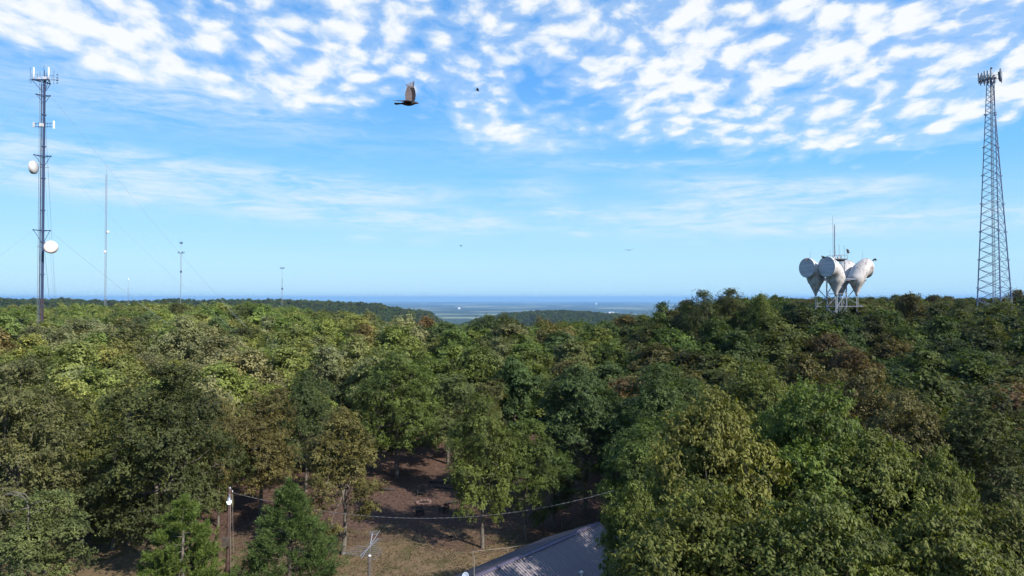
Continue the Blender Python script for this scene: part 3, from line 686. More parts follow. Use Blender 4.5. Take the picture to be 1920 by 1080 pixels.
def star(zw, rad, down, name='guy_bracket'):
    """triangular standoff frame the guys tie to"""
    b = MB(); zl = zw-bz; P3 = [Vector((math.cos(a)*rad, math.sin(a)*rad, zl)) for a in (R(0), R(120), R(240))]
    for i in range(3):
        b.tube([P3[i], P3[(i+1) % 3]], .06, 5); b.tube([P3[i], Vector((.15, 0, zl))], .06, 5); b.tube([P3[i], Vector((.15, 0, zl-down))], .05, 5)
        b.box(P3[i], (.22, .22, .22))
    b.build(name, M['bluesteel'], mast)
guy_levels = [mz(178), mz(292), mz(432)]
for i, zw in enumerate(guy_levels): star(zw, 1.25 if i == 0 else 1.5, 1.6+.5*i)
# guy wires: three anchors, each wire a part of the mast
for ai, a in enumerate((0, 120, 240)):
    anc = [Vector((bx+math.cos(R(a))*rr_, by+math.sin(R(a))*rr_, 0)) for rr_ in (42, 50)]
    for p in anc: p.z = tz(p.x, p.y)+.3
    for li, zw in enumerate(guy_levels):
        for off in (-.35, .35) if li != 1 else (0,):
            s_ = Vector((bx+math.cos(R(a))*1.4, by+math.sin(R(a))*1.4, zw)); e = anc[1 if li < 2 else 0]+Vector((off, -off, 0)); pts_ = []
            for j in range(15):
                f = j/14; p = s_.lerp(e, f); p.z -= math.sin(math.pi*f)*1.6*(1 if li < 2 else .7); pts_.append(p-mast.location)
            g = MB(); g.tube(pts_, .011, 4); g.build('guy_wire', M['wire'], mast)
# top antenna platform
tp = MB(); zt = mz(150)-bz
ring3 = [Vector((math.cos(R(a))*1.9, math.sin(R(a))*1.9, zt)) for a in (-30, 90, 210)]
for i in range(3):
    tp.tube([ring3[i], ring3[(i+1) % 3]], .09, 6); tp.tube([ring3[i], Vector((.15, 0, zt))], .08, 6); tp.tube([ring3[i], Vector((.15, 0, zt-2.4))], .06, 5)
tp.tube([(0.15, 0, zt), (.15, 0, zt+2.0)], .06, 6); tp.tube([(-2.9, 0, zt+.2), (2.9, 0, zt+.2)], .05, 5); tp.tube([(-2.0, 0, zt+1.2), (2.0, 0, zt+1.0)], .03, 5)
tp.build('top_platform', M['bluesteel'], mast)
for (ax_, ay_, hgt, rad_, mt) in [(-1.5, -.6, 2.3, .13, 'whitepanel'), (1.35, -.6, 2.3, .13, 'whitepanel')]:
    b = MB(); b.sm = True; b.tube([(ax_, ay_, zt+.1), (ax_, ay_, zt+.1+hgt)], rad_, 8); b.build('panel_antenna', M[mt], mast)
for (ax_, h0, h1, r_) in [(-2.35, -.6, 2.6, .03), (-2.1, -.5, 1.4, .025), (2.15, -.8, 1.9, .035), (.25, 0, 3.0, .035), (-.5, 0, 1.7, .03), (-1.0, 0, 1.3, .03), (.7, 0, 1.5, .04), (2.8, -.6, 1.2, .03), (1.8, 0, 1.0, .03)]:
    b = MB(); b.tube([(ax_, -.3, zt+h0), (ax_, -.3, zt+h1)], r_, 5)
    if ax_ == 2.8:
        for q in (-.5, 0, .5, 1.1): b.box((ax_, -.3, zt+q), (.45, .05, .12))
    b.build('whip_antenna', M['bluesteel'], mast)
b = MB(); b.box((.5, -.4, zt+.35), (.5, .4, .6)); b.box((-.6, -.4, zt+.3), (.4, .3, .45)); b.box((1.0, -.3, zt+.3), (.35, .3, .4)); b.build('radio_box', M['drumside'], mast)
# middle sector mount
zm = mz(234)-bz; b = MB()
for dz in (-.25, .35): b.tube([(-1.9, 0, zm+dz), (2.1, 0, zm+dz)], .045, 5)
for sx in (-1.4, -.9, .8, 1.3): b.tube([(sx, 0, zm-.5), (sx, 0, zm+.6)], .035, 5)
b.build('sector_mount', M['bluesteel'], mast)
for sx, hgt, mt in ((2.1, 1.5, 'whitepanel'), (-1.75, 1.0, 'drumside')):
    b = MB(); b.box((sx, -.1, zm+.1), (.26, .18, hgt)); b.build('panel_antenna', M[mt], mast)
for sx in (0.0,):
    b = MB(); b.box((-.1, -.35, zm), (.7, .35, .6)); b.build('radio_box', M['drumside'], mast)
drum(mast, at(57, 313, by-.3), (-1, -.18, 0), 1.25, .55, M['drumside'], M['drumside'])
drum(mast, at(93.5, 463, by-1.7), (.30, -1, .02), 1.2, .5, M['radome'], M['radome'])
b = MB(); c1_ = at(72, 313, by-.3)-mast.location; b.tube([c1_, (-.1, 0, c1_.z)], .09, 6); b.tube([c1_+Vector((0, 0, .5)), (-.1, 0, c1_.z+.6)], .05, 5); b.tube([(-.1, 0, c1_.z), (1.2, 0, c1_.z)], .04, 5)
c2_ = at(90, 463, by-1.2)-mast.location; b.tube([c2_, (.1, 0, c2_.z)], .09, 6); b.tube([(-1.0, 0, c2_.z+.2), (.1, 0, c2_.z)], .05, 5); b.build('dish_mount', M['steel'], mast)
# ------------------------------------------------------------------ slim guyed masts beyond the trees
def slim(px, top_py, Yd, r_, label, deco):
    x = (px-960)/1280*Yd; z0 = tz(x, Yd); zt_ = CAM_Z+(559-top_py)/1280*Yd; H = zt_-z0
    root = empty('radio_mast', (x, Yd, z0), label, 'radio mast')
    for a in (90, 210, 330): bar('leg', root, (x+math.cos(R(a))*r_, Yd+math.sin(R(a))*r_, z0), (x+math.cos(R(a))*r_, Yd+math.sin(R(a))*r_, zt_-H*.06), .07+r_*.08, M['steel'], 5)
    lat = MB(); n = int(H*.94/(r_*3.2)); Q = [Vector((math.cos(R(a))*r_, math.sin(R(a))*r_, 0)) for a in (90, 210, 330)]
    for i in range(n):
        z1 = i*H*.94/n; z2 = (i+1)*H*.94/n
        for k in range(3):
            a_, b_ = Q[k], Q[(k+1) % 3]
            if i % 2: a_, b_ = b_, a_
            lat.tube([a_+Vector((0, 0, z1)), b_+Vector((0, 0, z2))], .045, 3, cap=False)
    lt = lat.build('lattice', M['steel'], root); lt['kind'] = 'stuff'
    bar('whip_antenna', root, (x, Yd, zt_-H*.06), (x, Yd, zt_), .05+Yd*.00008, M['steel'], 5)
    for d_ in deco:
        kind_, py, dx = d_; zz_ = CAM_Z+(559-py)/1280*Yd-z0
        if kind_ == 'dish': drum(root, (x+dx, Yd-r_-.2, z0+zz_), (.3, -1, 0), .85*Yd/450, .3, M['radome'], M['radome'])
        elif kind_ == 'light': b = MB(); b.sm = True; b.tube([(0, 0, zz_), (0, 0, zz_+1.6), (0, 0, zz_+2.4)], [.9, .9, .3], 8); b.build('white_beacon', M['whitepanel'], root)
        else:
            b = MB(); w_ = dx
            for sgn in (-1, 1):
                b.tube([(0, 0, zz_-.9), (sgn*w_, 0, zz_)], .16, 5); b.box((sgn*w_, 0, zz_+.5), (.5, .3, 2.2)); b.box((sgn*w_*.55, -.4, zz_+.4), (.45, .3, 1.8))
            b.box((0, w_*.7, zz_+.4), (.5, .3, 2.0)); b.tube([(-w_, 0, zz_), (w_, 0, zz_)], .12, 5); b.build('antenna_cluster', M['bluesteel'], root)
    for a in (15, 135, 255):
        for f in (.35, .65, .93):
            rr_ = H*.55; ex, ey = x+math.cos(R(a))*rr_, Yd+math.sin(R(a))*rr_
            bar('guy_wire', root, (x, Yd, z0+H*f), (ex, ey, z0), .008, M['wire'], 4)
    return root
slim(198, 308, 350, .42, 'tallest slim grey radio mast standing just right of the big left mast', [('dish', 435, 1.3), ('dish', 472, -.2)])
slim(339, 448, 700, .45, 'slim radio mast with a small antenna cluster above the wooded ridge', [('cl', 474, 3.0), ('cl', 456, 1.2), ('cl', 510, .8)])
slim(529, 501, 900, .5, 'short slim radio mast with a forked top farthest right on the ridge', [('cl', 503, 2.6), ('cl', 542, .9)])
slim(240.5, 524, 1000, .45, 'shortest faint radio mast with a white top light between two taller masts', [('light', 525, 0)])
# ------------------------------------------------------------------ self-supporting lattice tower at the right
Yt = 200.0
def tX(px, Yd): return (px-960)/1280*Yd
base3 = [Vector((tX(1831, 203), 203, 0)), Vector((tX(1876.5, 196.5), 196.5, 0)), Vector((tX(1899, 203.5), 203.5, 0))]
zt_ = CAM_Z+(559-150)/1280*Yt
cb = sum(base3, Vector())/3; cz = tz(cb.x, cb.y)
tower = empty('lattice_tower', (cb.x, cb.y, cz), 'tall three legged steel lattice tower crowned by cellular antennas at the right', 'lattice tower')
ctop = Vector((tX(1862.5, Yt), Yt, 0)); top3 = [ctop+Vector((-.85, .6, 0)), ctop+Vector((.25, -.9, 0)), ctop+Vector((.85, .6, 0))]
zb0 = CAM_Z+(559-583)/1280*Yt-1.5
def tl(i, f): p = base3[i].lerp(top3[i], f); p.z = zb0+(zt_-zb0)*f; return p
for i in range(3):
    g0 = base3[i].copy(); g0.z = tz(g0.x, g0.y)-.3
    bar('leg', tower, g0, tl(i, 0), .20, M['towersteel'], 8)
    fs = [0, .12, .24, .36, .48, .60, .72, .86, 1.0]
    for j in range(len(fs)-1): bar('leg', tower, tl(i, fs[j]), tl(i, fs[j+1]), .20*(1-.55*fs[j]), M['towersteel'], 8)
    for f in fs[1:-1]: b = MB(); p = tl(i, f)-tower.location; b.box(p, (.62, .62, .3)); b.build('flange', M['towersteel'], tower)
# X bracing, panel by panel; panels shrink towards the top
f = 0.02; lv = [f]
while f < .985: f += (.0475*(1-.58*f)); lv.append(min(f, .99))
for j in range(len(lv)-1):
    for i in range(3):
        k = (i+1) % 3; r_ = .085*(1-.45*lv[j])
        bar('brace', tower, tl(i, lv[j]), tl(k, lv[j+1]), r_, M['towersteel'], 4)
        bar('brace', tower, tl(k, lv[j]), tl(i, lv[j+1]), r_, M['towersteel'], 4)
for i in range(3):
    bar('brace', tower, tl(i, .02), tl((i+1) % 3, .02), .11, M['towersteel'], 4)
    a_, b_ = tl(i, .02), tl((i+1) % 3, .02)
    for fr in (.32, .68):
        m_ = a_.lerp(b_, fr); e = (a_ if fr < .5 else b_).copy(); e.z = tz(e.x, e.y)
        bar('base_brace', tower, m_, e, .09, M['steel'], 4)
cabl = MB(); p0 = cb.copy(); p0.z = cz
for dx in (-.55, -.35, -.15, .25, .45):
    cabl.tube([Vector((dx-.4, .3, .5)), Vector((ctop.x-cb.x+dx*.55, ctop.y-cb.y, zt_-cz))], .05, 4)
cabl.build('feed_cable', M['steel'], tower)
rg_ = MB(); Hc = zt_-cz; nr_ = 130
for i in range(nr_):
    f = i/nr_; c_ = Vector((-.35, .3, .5)).lerp(Vector((ctop.x-cb.x, ctop.y-cb.y, Hc)), f); rg_.box(c_, (1.0-.45*f, .06, .06))
lo_ = rg_.build('cable_ladder', M['steel'], tower)
# head: three sectors on a triangular frame
hd = MB(); zc_ = zt_-cz+.9; cc_ = Vector((ctop.x-cb.x, ctop.y-cb.y, zc_)); cor = []
for a in (200, 320, 80):
    d_ = Vector((math.cos(R(a)), math.sin(R(a)), 0)); s_ = Vector((-d_.y, d_.x, 0)); m_ = cc_+d_*2.1
    for dz in (-.6, .6): hd.tube([m_-s_*2.0+Vector((0, 0, dz)), m_+s_*2.0+Vector((0, 0, dz))], .07, 5); hd.tube([cc_+Vector((0, 0, dz)), m_+Vector((0, 0, dz))], .08, 5)
    cor.append((m_, d_, s_))
hd.tube([cc_-Vector((0, 0, 2)), cc_+Vector((0, 0, 1.2))], .25, 8); hd.build('antenna_frame', M['towersteel'], tower)
for (m_, d_, s_) in cor:
    for k, q in enumerate((-1.95, -1.0, -.2, .7, 1.7)):
        rot = Matrix((( -d_.y, d_.x, 0), (d_.x, d_.y, 0), (0, 0, 1))).transposed()
        b = MB(); hh_ = (2.4, 2.0, 2.6, 2.2, 2.4)[k]; b.box(m_+s_*q+d_*.35+Vector((0, 0, .55)), (.42, .2, hh_), rot); b.box(m_+s_*q+d_*.16+Vector((0, 0, .4)), (.1, .2, hh_*1.1), rot)
        b.build('panel_antenna', M['panel'], tower)
        b = MB(); b.box(m_+s_*(q+.1)-d_*.05+Vector((0, 0, -.55)), (.45, .4, .9), rot); b.box(m_+s_*(q-.2)-d_*.1+Vector((0, 0, .5)), (.35, .35, .7), rot)
        b.tube([m_+s_*q+d_*.3+Vector((0, 0, -.7)), m_+s_*q+d_*.25+Vector((0, 0, -1.5))], .12, 5); b.build('radio_box', M['darkbox'], tower)
b = MB(); b.tube([cc_, cc_+Vector((.1, 0, 2.7))], .10, 6); b.build('lightning_mast', M['whitepanel'], tower)
b = MB(); b.sm = True; b.tube([cc_+Vector((.1, 0, 2.6)), cc_+Vector((.1, 0, 3.1))], .28, 8); b.build('beacon', M['darkbox'], tower)
# ------------------------------------------------------------------ horn reflector tower
Yh = 125.0; hx0 = (1568.5-960)/1280*Yh; hz0 = tz(hx0, Yh)
ht = empty('horn_antenna_tower', (hx0, Yh, hz0), 'squat steel tower carrying four big white horn reflector antennas', 'antenna tower')
def hp(dx, dy, py): return Vector((hx0+dx, Yh+dy, CAM_Z+(559-py)/1280*Yh))
sq = [(-2.05, -.6), (-.9, -2.0), (2.1, .6), (1.4, 2.0)]
plat = 524
for i, (dx, dy) in enumerate(sq):
    p = hp(dx, dy, plat+1); q = p.copy(); q.z = tz(p.x, p.y)-.2; bar('leg', ht, q, p, .12, M['steel'], 8)
lvp = [524, 551, 574.5, 600, 640]
for a_, b_ in zip(lvp[:-1], lvp[1:]):
    for i in range(4):
        k = (i+1) % 4
        p1_, p2_ = hp(*sq[i], a_), hp(*sq[k], b_); p3_, p4_ = hp(*sq[k], a_), hp(*sq[i], b_)
        bar('brace', ht, p1_, p2_, .05, M['steel'], 5); bar('brace', ht, p3_, p4_, .05, M['steel'], 5)
        bar('girt', ht, hp(*sq[i], b_), hp(*sq[k], b_), .07, M['steel'], 5)
hc = [(-3.9, -.4), (-1.6, -3.3), (3.75, .35), (2.5, 3.4)]     # cone axes: left, front, right, back
for i in range(4):
    k = (i+1) % 4
    bar('platform_beam', ht, hp(hc[i][0]*1.28, hc[i][1]*1.28, plat), hp(hc[k][0]*1.28, hc[k][1]*1.28, plat), .14, M['steel'], 6)
    bar('platform_beam', ht, hp(0, 0, plat), hp(hc[i][0]*1.3, hc[i][1]*1.3, plat), .14, M['steel'], 6)
    bar('strut', ht, hp(hc[i][0]*1.3, hc[i][1]*1.3, plat+1), hp(sq[i][0], sq[i][1], 560), .08, M['steel'], 5)
bar('platform_beam', ht, hp(-5.1, -.6, plat+1.5), hp(5.1, -.6, plat+1.5), .16, M['steel'], 6)
bar('platform_beam', ht, hp(-4.6, .8, plat+1.5), hp(4.9, .8, plat+1.5), .12, M['steel'], 6)
bar('platform_beam', ht, hp(-4.6, -.6, 574.5), hp(4.6, -.6, 574.5), .08, M['steel'], 5)
for sgn in (-1, 1): bar('strut', ht, hp(sgn*4.4, -.6, 574.5), hp(sgn*1.9, -.3, 560), .05, M['steel'], 5)
# upper tower and top deck
us = [(-.95, -.7), (1.05, -.9), (1.1, 1.0), (-.9, 1.0)]
for i in range(4):
    k = (i+1) % 4; bar('upper_leg', ht, hp(*us[i], plat), hp(*us[i], 487), .07, M['steel'], 5)
    for a_, b_ in ((524, 506), (506, 487)): bar('brace', ht, hp(*us[i], a_), hp(*us[k], b_), .045, M['steel'], 4)
b = MB(); dk = hp(.2, 0, 486.5)-ht.location; b.box(dk, (2.6, 2.2, .16)); b.box(dk+Vector((0, 0, -.22)), (2.0, 1.6, .2)); b.build('top_deck', M['rust'], ht)
b = MB()
for dx in (-1.35, 0, 1.3):
    for dy in (-1.1, 1.1): b.tube([dk+Vector((dx, dy, 0)), dk+Vector((dx, dy, .75))], .045, 5)
for dy in (-1.1, 1.1): b.tube([dk+Vector((-1.35, dy, .75)), dk+Vector((1.3, dy, .75))], .045, 5)
b.build('railing', M['steel'], ht)
b = MB(); b.box(dk+Vector((-.6, 0, .25)), (.35, .4, .5)); b.box(dk+Vector((.3, 0, .35)), (.5, .4, .35)); b.build('equipment_box', M['drumside'], ht)
b = MB(); mp_ = dk+Vector((-.55, -.1, 0)); b.tube([mp_, mp_+Vector((0, 0, 6.4))], [.11, .08], 6)
for q in (1.0, 1.5, 4.3, 4.8, 5.4, 5.9): b.box(mp_+Vector((.1, 0, q)), (.30, .08, .07))
b.box(mp_+Vector((0.02, 0, 1.4)), (.24, .2, .5)); b.build('whip_mast', M['steel'], ht)
for (px, a_, b_) in ((1559.5, 477, 405), (1580.5, 500, 460), (1571, 482, 458)):
    b = MB(); p = hp((px-1568.5)/1280*Yh, -.6, a_)-ht.location; q = hp((px-1568.5)/1280*Yh, -.6, b_)-ht.location; b.tube([p, q], .03, 5); b.build('whip_antenna', M['steel'], ht)
def horn(cx, cy, az, R_, label_):
    """elbow-shaped horn reflector: round aperture, bulging reflector back, tapering cone down to the feed"""
    n2 = Vector((math.sin(R(az)), math.cos(R(az)), 0)); u2 = Vector((n2.y, -n2.x, 0)); Zv = Vector((0, 0, 1)); N = 32
    zc0 = CAM_Z+(559-plat)/1280*Yh-hz0-.1
    O = Vector((cx, cy, zc0+.45))                       # where the vertical ring sits
    piv = O+n2*R_                                      # inner corner of the elbow
    rings = []
    def rg2(c, ax, r_, sx=1.0): return [c+(u2*math.cos(2*math.pi*k/N)*sx+ax*math.sin(2*math.pi*k/N))*r_ for k in range(N)]
    for e in (.55, .25): rings.append(rg2(piv+Zv*R_*1.0+n2*e, Zv, R_*1.0))
    for ph in (0, 12, 24, 36, 48, 60, 72, 82, 90):
        a = R(ph); dirv = -n2*math.sin(a)+Zv*math.cos(a); k_ = .42+.58/(math.sin(a)+math.cos(a))-.08*math.sin(a)**4; rings.append(rg2(piv+dirv*R_*k_, dirv, R_*k_, (1-.08*math.sin(a)**4)/k_))
    last = R_*(1-.08)
    cxn = piv-n2*last
    for dz, f in ((-.5, .90), (-1.0, .80), (-1.2, .68), (-3.0, .16), (-3.35, .12)): rings.append(rg2(cxn+n2*.0+Zv*dz, -n2, last*f))
    # bottom cap tube
    b = MB(); b.sm = True; b.loft(rings, cap=True); h_ = b.build('horn_antenna', M['horn'], ht)
    if label_: h_['label'] = label_
    b = MB(); b.sm = False; c = piv+Zv*R_+n2*.57
    def disc(o_, r_): return rg2(c+n2*o_, Zv, r_)
    b.loft([disc(0, R_*.99), disc(.05, R_*.97), disc(.07, R_*.5)], cap=True); b.build('aperture_cover', M['horncover'], h_)
    b = MB(); b.loft([rg2(c-n2*.12, Zv, R_*1.0), rg2(c-n2*.12, Zv, R_*1.035), rg2(c+n2*.04, Zv, R_*1.035), rg2(c+n2*.04, Zv, R_*1.0)], cap=False); b.build('rim', M['drumside'], h_)
    ap = cxn+Zv*-3.35
    b = MB(); b.tube([ap, ap-Zv*3.0], .055, 6); b.tube([ap+Vector((.25, 0, -.2)), ap+Vector((.25, 0, -3.2))], .03, 5); b.build('waveguide', M['panel'], h_)
    rod = piv+Zv*R_*1.95-n2*.3
    b = MB(); b.tube([rod, rod+Zv*1.3], .022, 4); b.build('lightning_rod', M['steel'], h_)
horn(hc[0][0], hc[0][1], -114, 1.72, 'horn antenna at the left corner facing left with a grey front cover')
horn(hc[1][0], hc[1][1], -114, 1.78, 'front horn antenna facing left with a grey front cover')
horn(hc[2][0], hc[2][1], 78, 1.76, 'right hand horn antenna seen from behind as a slanted egg shape')
horn(hc[3][0], hc[3][1], 55, 1.7, 'rear horn antenna half hidden behind the front one')
# ------------------------------------------------------------------ utility pole with yard lamp and service wire
pb = at(430, 915, 45); pole = empty('utility_pole', (pb.x, pb.y, tz(pb.x, pb.y)), 'reddish wooden utility pole with a lit yard lamp near the pine', 'utility pole')
ph_ = pb.z; b = MB(); b.sm = True; b.tube([(0, 0, -.4), (0, 0, ph_*.5), (.12, 0, ph_)], [.16, .135, .10], 10); b.build('post', M['wood'], pole)
b = MB(); b.box((-.02, -.18, ph_-3.4), (.5, .22, .55)); b.build('meter_box', M['darkbark'], pole)
b = MB(); b.tube([(.1, 0, ph_-.35), (.18, -.25, ph_-.30), (.26, -.45, ph_-.45)], .03, 6); b.build('lamp_arm', M['alu'], pole)
b = MB(); b.sm = True; b.tube([(.27, -.48, ph_-.42), (.27, -.48, ph_-.56), (.27, -.48, ph_-.62)], [.07, .12, .17], 12); hood = b.build('lamp_hood', M['alu'], pole)
em = bpy.data.materials.new('lit_lamp'); em.use_nodes = True; eb = em.node_tree.nodes['Principled BSDF']; eb.inputs['Base Color'].default_value = (.9, .93, 1, 1)
eb.inputs['Emission Color'].default_value = (.85, .92, 1, 1); eb.inputs['Emission Strength'].default_value = 1.3
b = MB(); b.sm = True; b.tube([(.27, -.48, ph_-.621), (.27, -.48, ph_-.72), (.27, -.48, ph_-.84), (.27, -.48, ph_-.89)], [.15, .155, .11, .03], 12); b.build('lamp_bowl', em, pole)
b = MB(); b.sm = True; b.tube([(.12, 0, ph_+.002), (.12, 0, ph_+.12)], [.10, .04], 8); b.tube([(.28, 0, ph_-.28), (.28, 0, ph_-.1)], .04, 6); b.build('pole_cap', M['alu'], pole)
b = MB(); b.tube([(.30, -.05, ph_-.3), (.36, -.05, ph_-3), (.55, -.02, .3)], .012, 4); b.tube([(.2, -.14, ph_-.3), (.24, -.16, ph_-3.5), (.36, -.18, .3)], .012, 4); b.build('drop_wire', M['dullpaint'], pole)
# service wire: twisted pair, its light strand showing in dashes
A_ = pole.location+Vector((.28, 0, ph_-.25)); B_ = at(1150, 918, 50); wr = []
for j in range(41):
    f = j/40; p = A_.lerp(B_, f); s_ = 4*f*(1-f); p.z -= s_*1.85; wr.append(p)
wroot = empty('service_wire', tuple(A_), 'sagging twisted service wire strung from the utility pole towards the house', 'wire')
b = MB(); b.tube([p-A_ for p in wr], .011, 5); b.build('dark_strand', M['darkbox'], wroot)
b = MB()
tot = 60
def wp(f):
    q = f*40; i = min(39, int(q)); return wr[i].lerp(wr[i+1], q-i)-A_
for j in range(tot):
    f = j/tot; b.tube([wp(f)+Vector((0, -.012, .012)), wp(f+.5/tot)+Vector((0, -.014, .014))], .009, 4)
st = b.build('light_strand', M['dullpaint'], wroot); st['kind'] = 'stuff'
# ------------------------------------------------------------------ television antenna on its wooden post
ab = at(694.5, 1040, 42); ant = empty('television_antenna', (ab.x, ab.y, tz(ab.x, ab.y)), 'old rooftop style television antenna on a weathered wooden post', 'antenna')
hz_ = ab.z; b = MB(); b.sm = True; b.tube([(0, 0, -.4), (0, 0, hz_)], [.13, .115], 10); b.build('post', M['darkbark'], ant)
b = MB(); b.sm = True; b.tube([(0, 0, hz_+.001), (0, 0, hz_+.07), (0, 0, hz_+.10)], [.11, .09, .02], 10); b.build('post_cap', M['whitepaint'], ant)
b = MB(); b.tube([(0, 0, hz_+.05), (0.05, 0, hz_+.75), (.12, .2, hz_+1.35)], .025, 6); b.build('mast_pipe', M['alu'], ant)
# boom runs away from the camera and slightly right; cross elements of falling length
bo = Vector((-.35, -1.1, hz_+.42)); be = Vector((.28, 1.25, hz_+.62)); dd = (be-bo).normalized(); cr_ = Vector((dd.y, -dd.x, 0)).normalized()
b = MB(); b.tube([bo, be], .022, 5); b.tube([(0, 0, hz_+.5), (.12, .55, hz_+1.35)], .014, 5); b.tube([Vector((-.3, -.9, hz_+.2)), Vector((.45, .9, hz_+1.25))], .014, 5); b.build('boom', M['alu'], ant)
for i in range(11):
    f = i/10; p = bo.lerp(be, f); w_ = (1.15, 1.25, 1.18, 1.1, 1.0, .9, .42, .36, .33, .30, .28)[i]; tilt = (-.12, 0, .0, .0, 0, 0, 0, 0, 0, 0, 0)[i]
    b = MB(); b.tube([p-cr_*w_+Vector((0, 0, -tilt*.6)), p+Vector((0, 0, .01)), p+cr_*w_+Vector((0, 0, tilt))], .008, 4); b.build('element', M['alu'], ant)
b = MB(); pz = Vector((0.12, .35, hz_+1.2))
for i in range(3): q = pz+Vector((.02*i, .05*i, .07*i)); b.tube([q-cr_*.28, q+cr_*.28], .010, 4)
b.build('upper_element', M['alu'], ant)
# ------------------------------------------------------------------ house under the trees (only its metal roof shows)
rA = at(893, 1077, 41.5); rB = at(1120, 979, 51.5); zr = (rA.z+rB.z)/2; rA.z = zr; rB.z = zr
# keep both ridge ends on their sight lines at one height
rA = Vector(((893-960)/1280, 1, -(1077-559)/1280))*((CAM_Z-zr)/((1077-559)/1280)); rA.z += CAM_Z
rB = Vector(((1120-960)/1280, 1, -(979-559)/1280))*((CAM_Z-zr)/((979-559)/1280)); rB.z += CAM_Z
rd = (rB-rA); Lr = rd.length; rd.normalize(); pr = Vector((rd.y, -rd.x, 0))
house = empty('house', ((rA.x+rB.x)/2, (rA.y+rB.y)/2, 0), 'low house with a grey purple ribbed metal roof half hidden by hickory trees', 'house')
HO = house.location; hwid = 5.4; fall = 2.5; eave = zr-fall
def hl(v): return v-HO
yaw = math.atan2(rd.y, rd.x); rotz = Matrix.Rotation(yaw, 3, 'Z')
for sgn, nm in ((1, 'near'), (-1, 'far')):
    sdir = (pr*sgn*hwid+Vector((0, 0, -fall))); SL = sdir.length; sdn = sdir.normalized(); nrm = rd.cross(sdn)*(1 if rd.cross(sdn).z > 0 else -1)
    n_p = 14; wpnl = Lr/n_p
    mb = MB(); mb.box((wpnl/2, SL/2, 0), (wpnl-.012, SL, .03)); mb.cur = 1
    for k in range(4): mb.box((wpnl*(k+.5)/4, SL/2, .038), (.05, SL, .045))
    pm_ = mb.mesh('roof_panel', [M['roofm'], M['roofrib']])
    Mx = Matrix((rd, sdn, nrm)).transposed().to_4x4()
    for k in range(n_p):
        o = link('roof_panel', pm_, house); M4 = Mx.copy(); M4.translation = hl(rA+rd*(k*wpnl))+nrm*(.002*(k % 2)); o.matrix_local = M4
b = MB()
for sgn in (1, -1):
    sdn = (pr*sgn*hwid+Vector((0, 0, -fall))).normalized(); nrm = rd.cross(sdn)*(1 if rd.cross(sdn).z > 0 else -1)
    p0 = hl(rA-rd*.1)+nrm*.085; p1 = hl(rB+rd*.1)+nrm*.085
    q0, q1 = p0+sdn*.2, p1+sdn*.2; b.add([p0, p1, q1, q0, p0+nrm*.02, p1+nrm*.02, q1+nrm*.02, q0+nrm*.02], [(0,1,2,3), (4,5,6,7), (0,1,5,4), (3,2,6,7), (0,3,7,4), (1,2,6,5)])
b.build('ridge_cap', simple('ridge_cap_metal', (.10, .085, .125), .4, .25), house)
for end, nm in ((rA-rd*.05, 0), (rB+rd*.05, 1)):
    for sgn in (1, -1):
        e = end+pr*sgn*hwid+Vector((0, 0, -fall)); b = MB(); c_ = (end+e)/2; L_ = (e-end).length
        dn_ = (e-end).normalized(); up_ = rd.cross(dn_); mt_ = Matrix((rd, dn_, up_)).transposed(); b.box(hl(c_), (.06, L_, .2), mt_); b.build('gable_trim', M['roofrib'], house)
wl = MB()
wall_h = eave-.05; iw = hwid-.45
c0, c1 = rA+rd*.5, rB-rd*.5
for sgn in (1, -1):
    cm = (c0+c1)/2+pr*sgn*iw; b = MB(); b.box(hl(Vector((cm.x, cm.y, wall_h/2))), (Lr-1.0, .15, wall_h), rotz); wo = b.build('wall', M['siding'], house)
    for q in (-4, -1, 3):
        wc_ = cm+rd*q+pr*sgn*.09; b = MB(); b.box(hl(Vector((wc_.x, wc_.y, 1.6))), (1.1, .06, 1.2), rotz); wn = b.build('window', M['whitepaint'], house)
        wc_ += pr*sgn*.034; b = MB()
        for zz_ in (1.32, 1.88): b.box(hl(Vector((wc_.x, wc_.y, zz_))), (.94, .02, .5), rotz)
        b.build('pane', M['glass'], wn)
for end in (c0, c1):
    a1 = hl(end+pr*(iw-.08)); a2 = hl(end-pr*(iw-.08)); b = MB(); t_ = rd*.07
    zz_ = [a1.copy(), a2.copy(), a2.copy(), a1.copy(), hl(end)]
    zz_[0].z = zz_[1].z = 0; zz_[2].z = zz_[3].z = wall_h; zz_[4].z = zr-.12
    vs = [v-t_ for v in zz_]+[v+t_ for v in zz_]; b.add(vs, [(0,1,2,4,3), (5,6,7,9,8), (0,1,6,5), (1,2,7,6), (2,4,9,7), (4,3,8,9), (3,0,5,8)]); b.build('wall', M['siding'], house)
# roof vent pipe with a pale hood, and a lighting flue higher up
vp = at(1068, 1055, 44.5); vp = rA+rd*(Lr*.52)+pr*3.0; vp.z = zr-fall*3.0/hwid
b = MB(); b.sm = True; b.tube([hl(vp)-Vector((0, 0, .1)), hl(vp)+Vector((0, 0, .4))], .07, 8); b.tube([hl(vp)+Vector((0, 0, .4)), hl(vp)+Vector((0, 0, .5))], [.2, .04], 8); b.build('vent_pipe', M['whitepaint'], house)
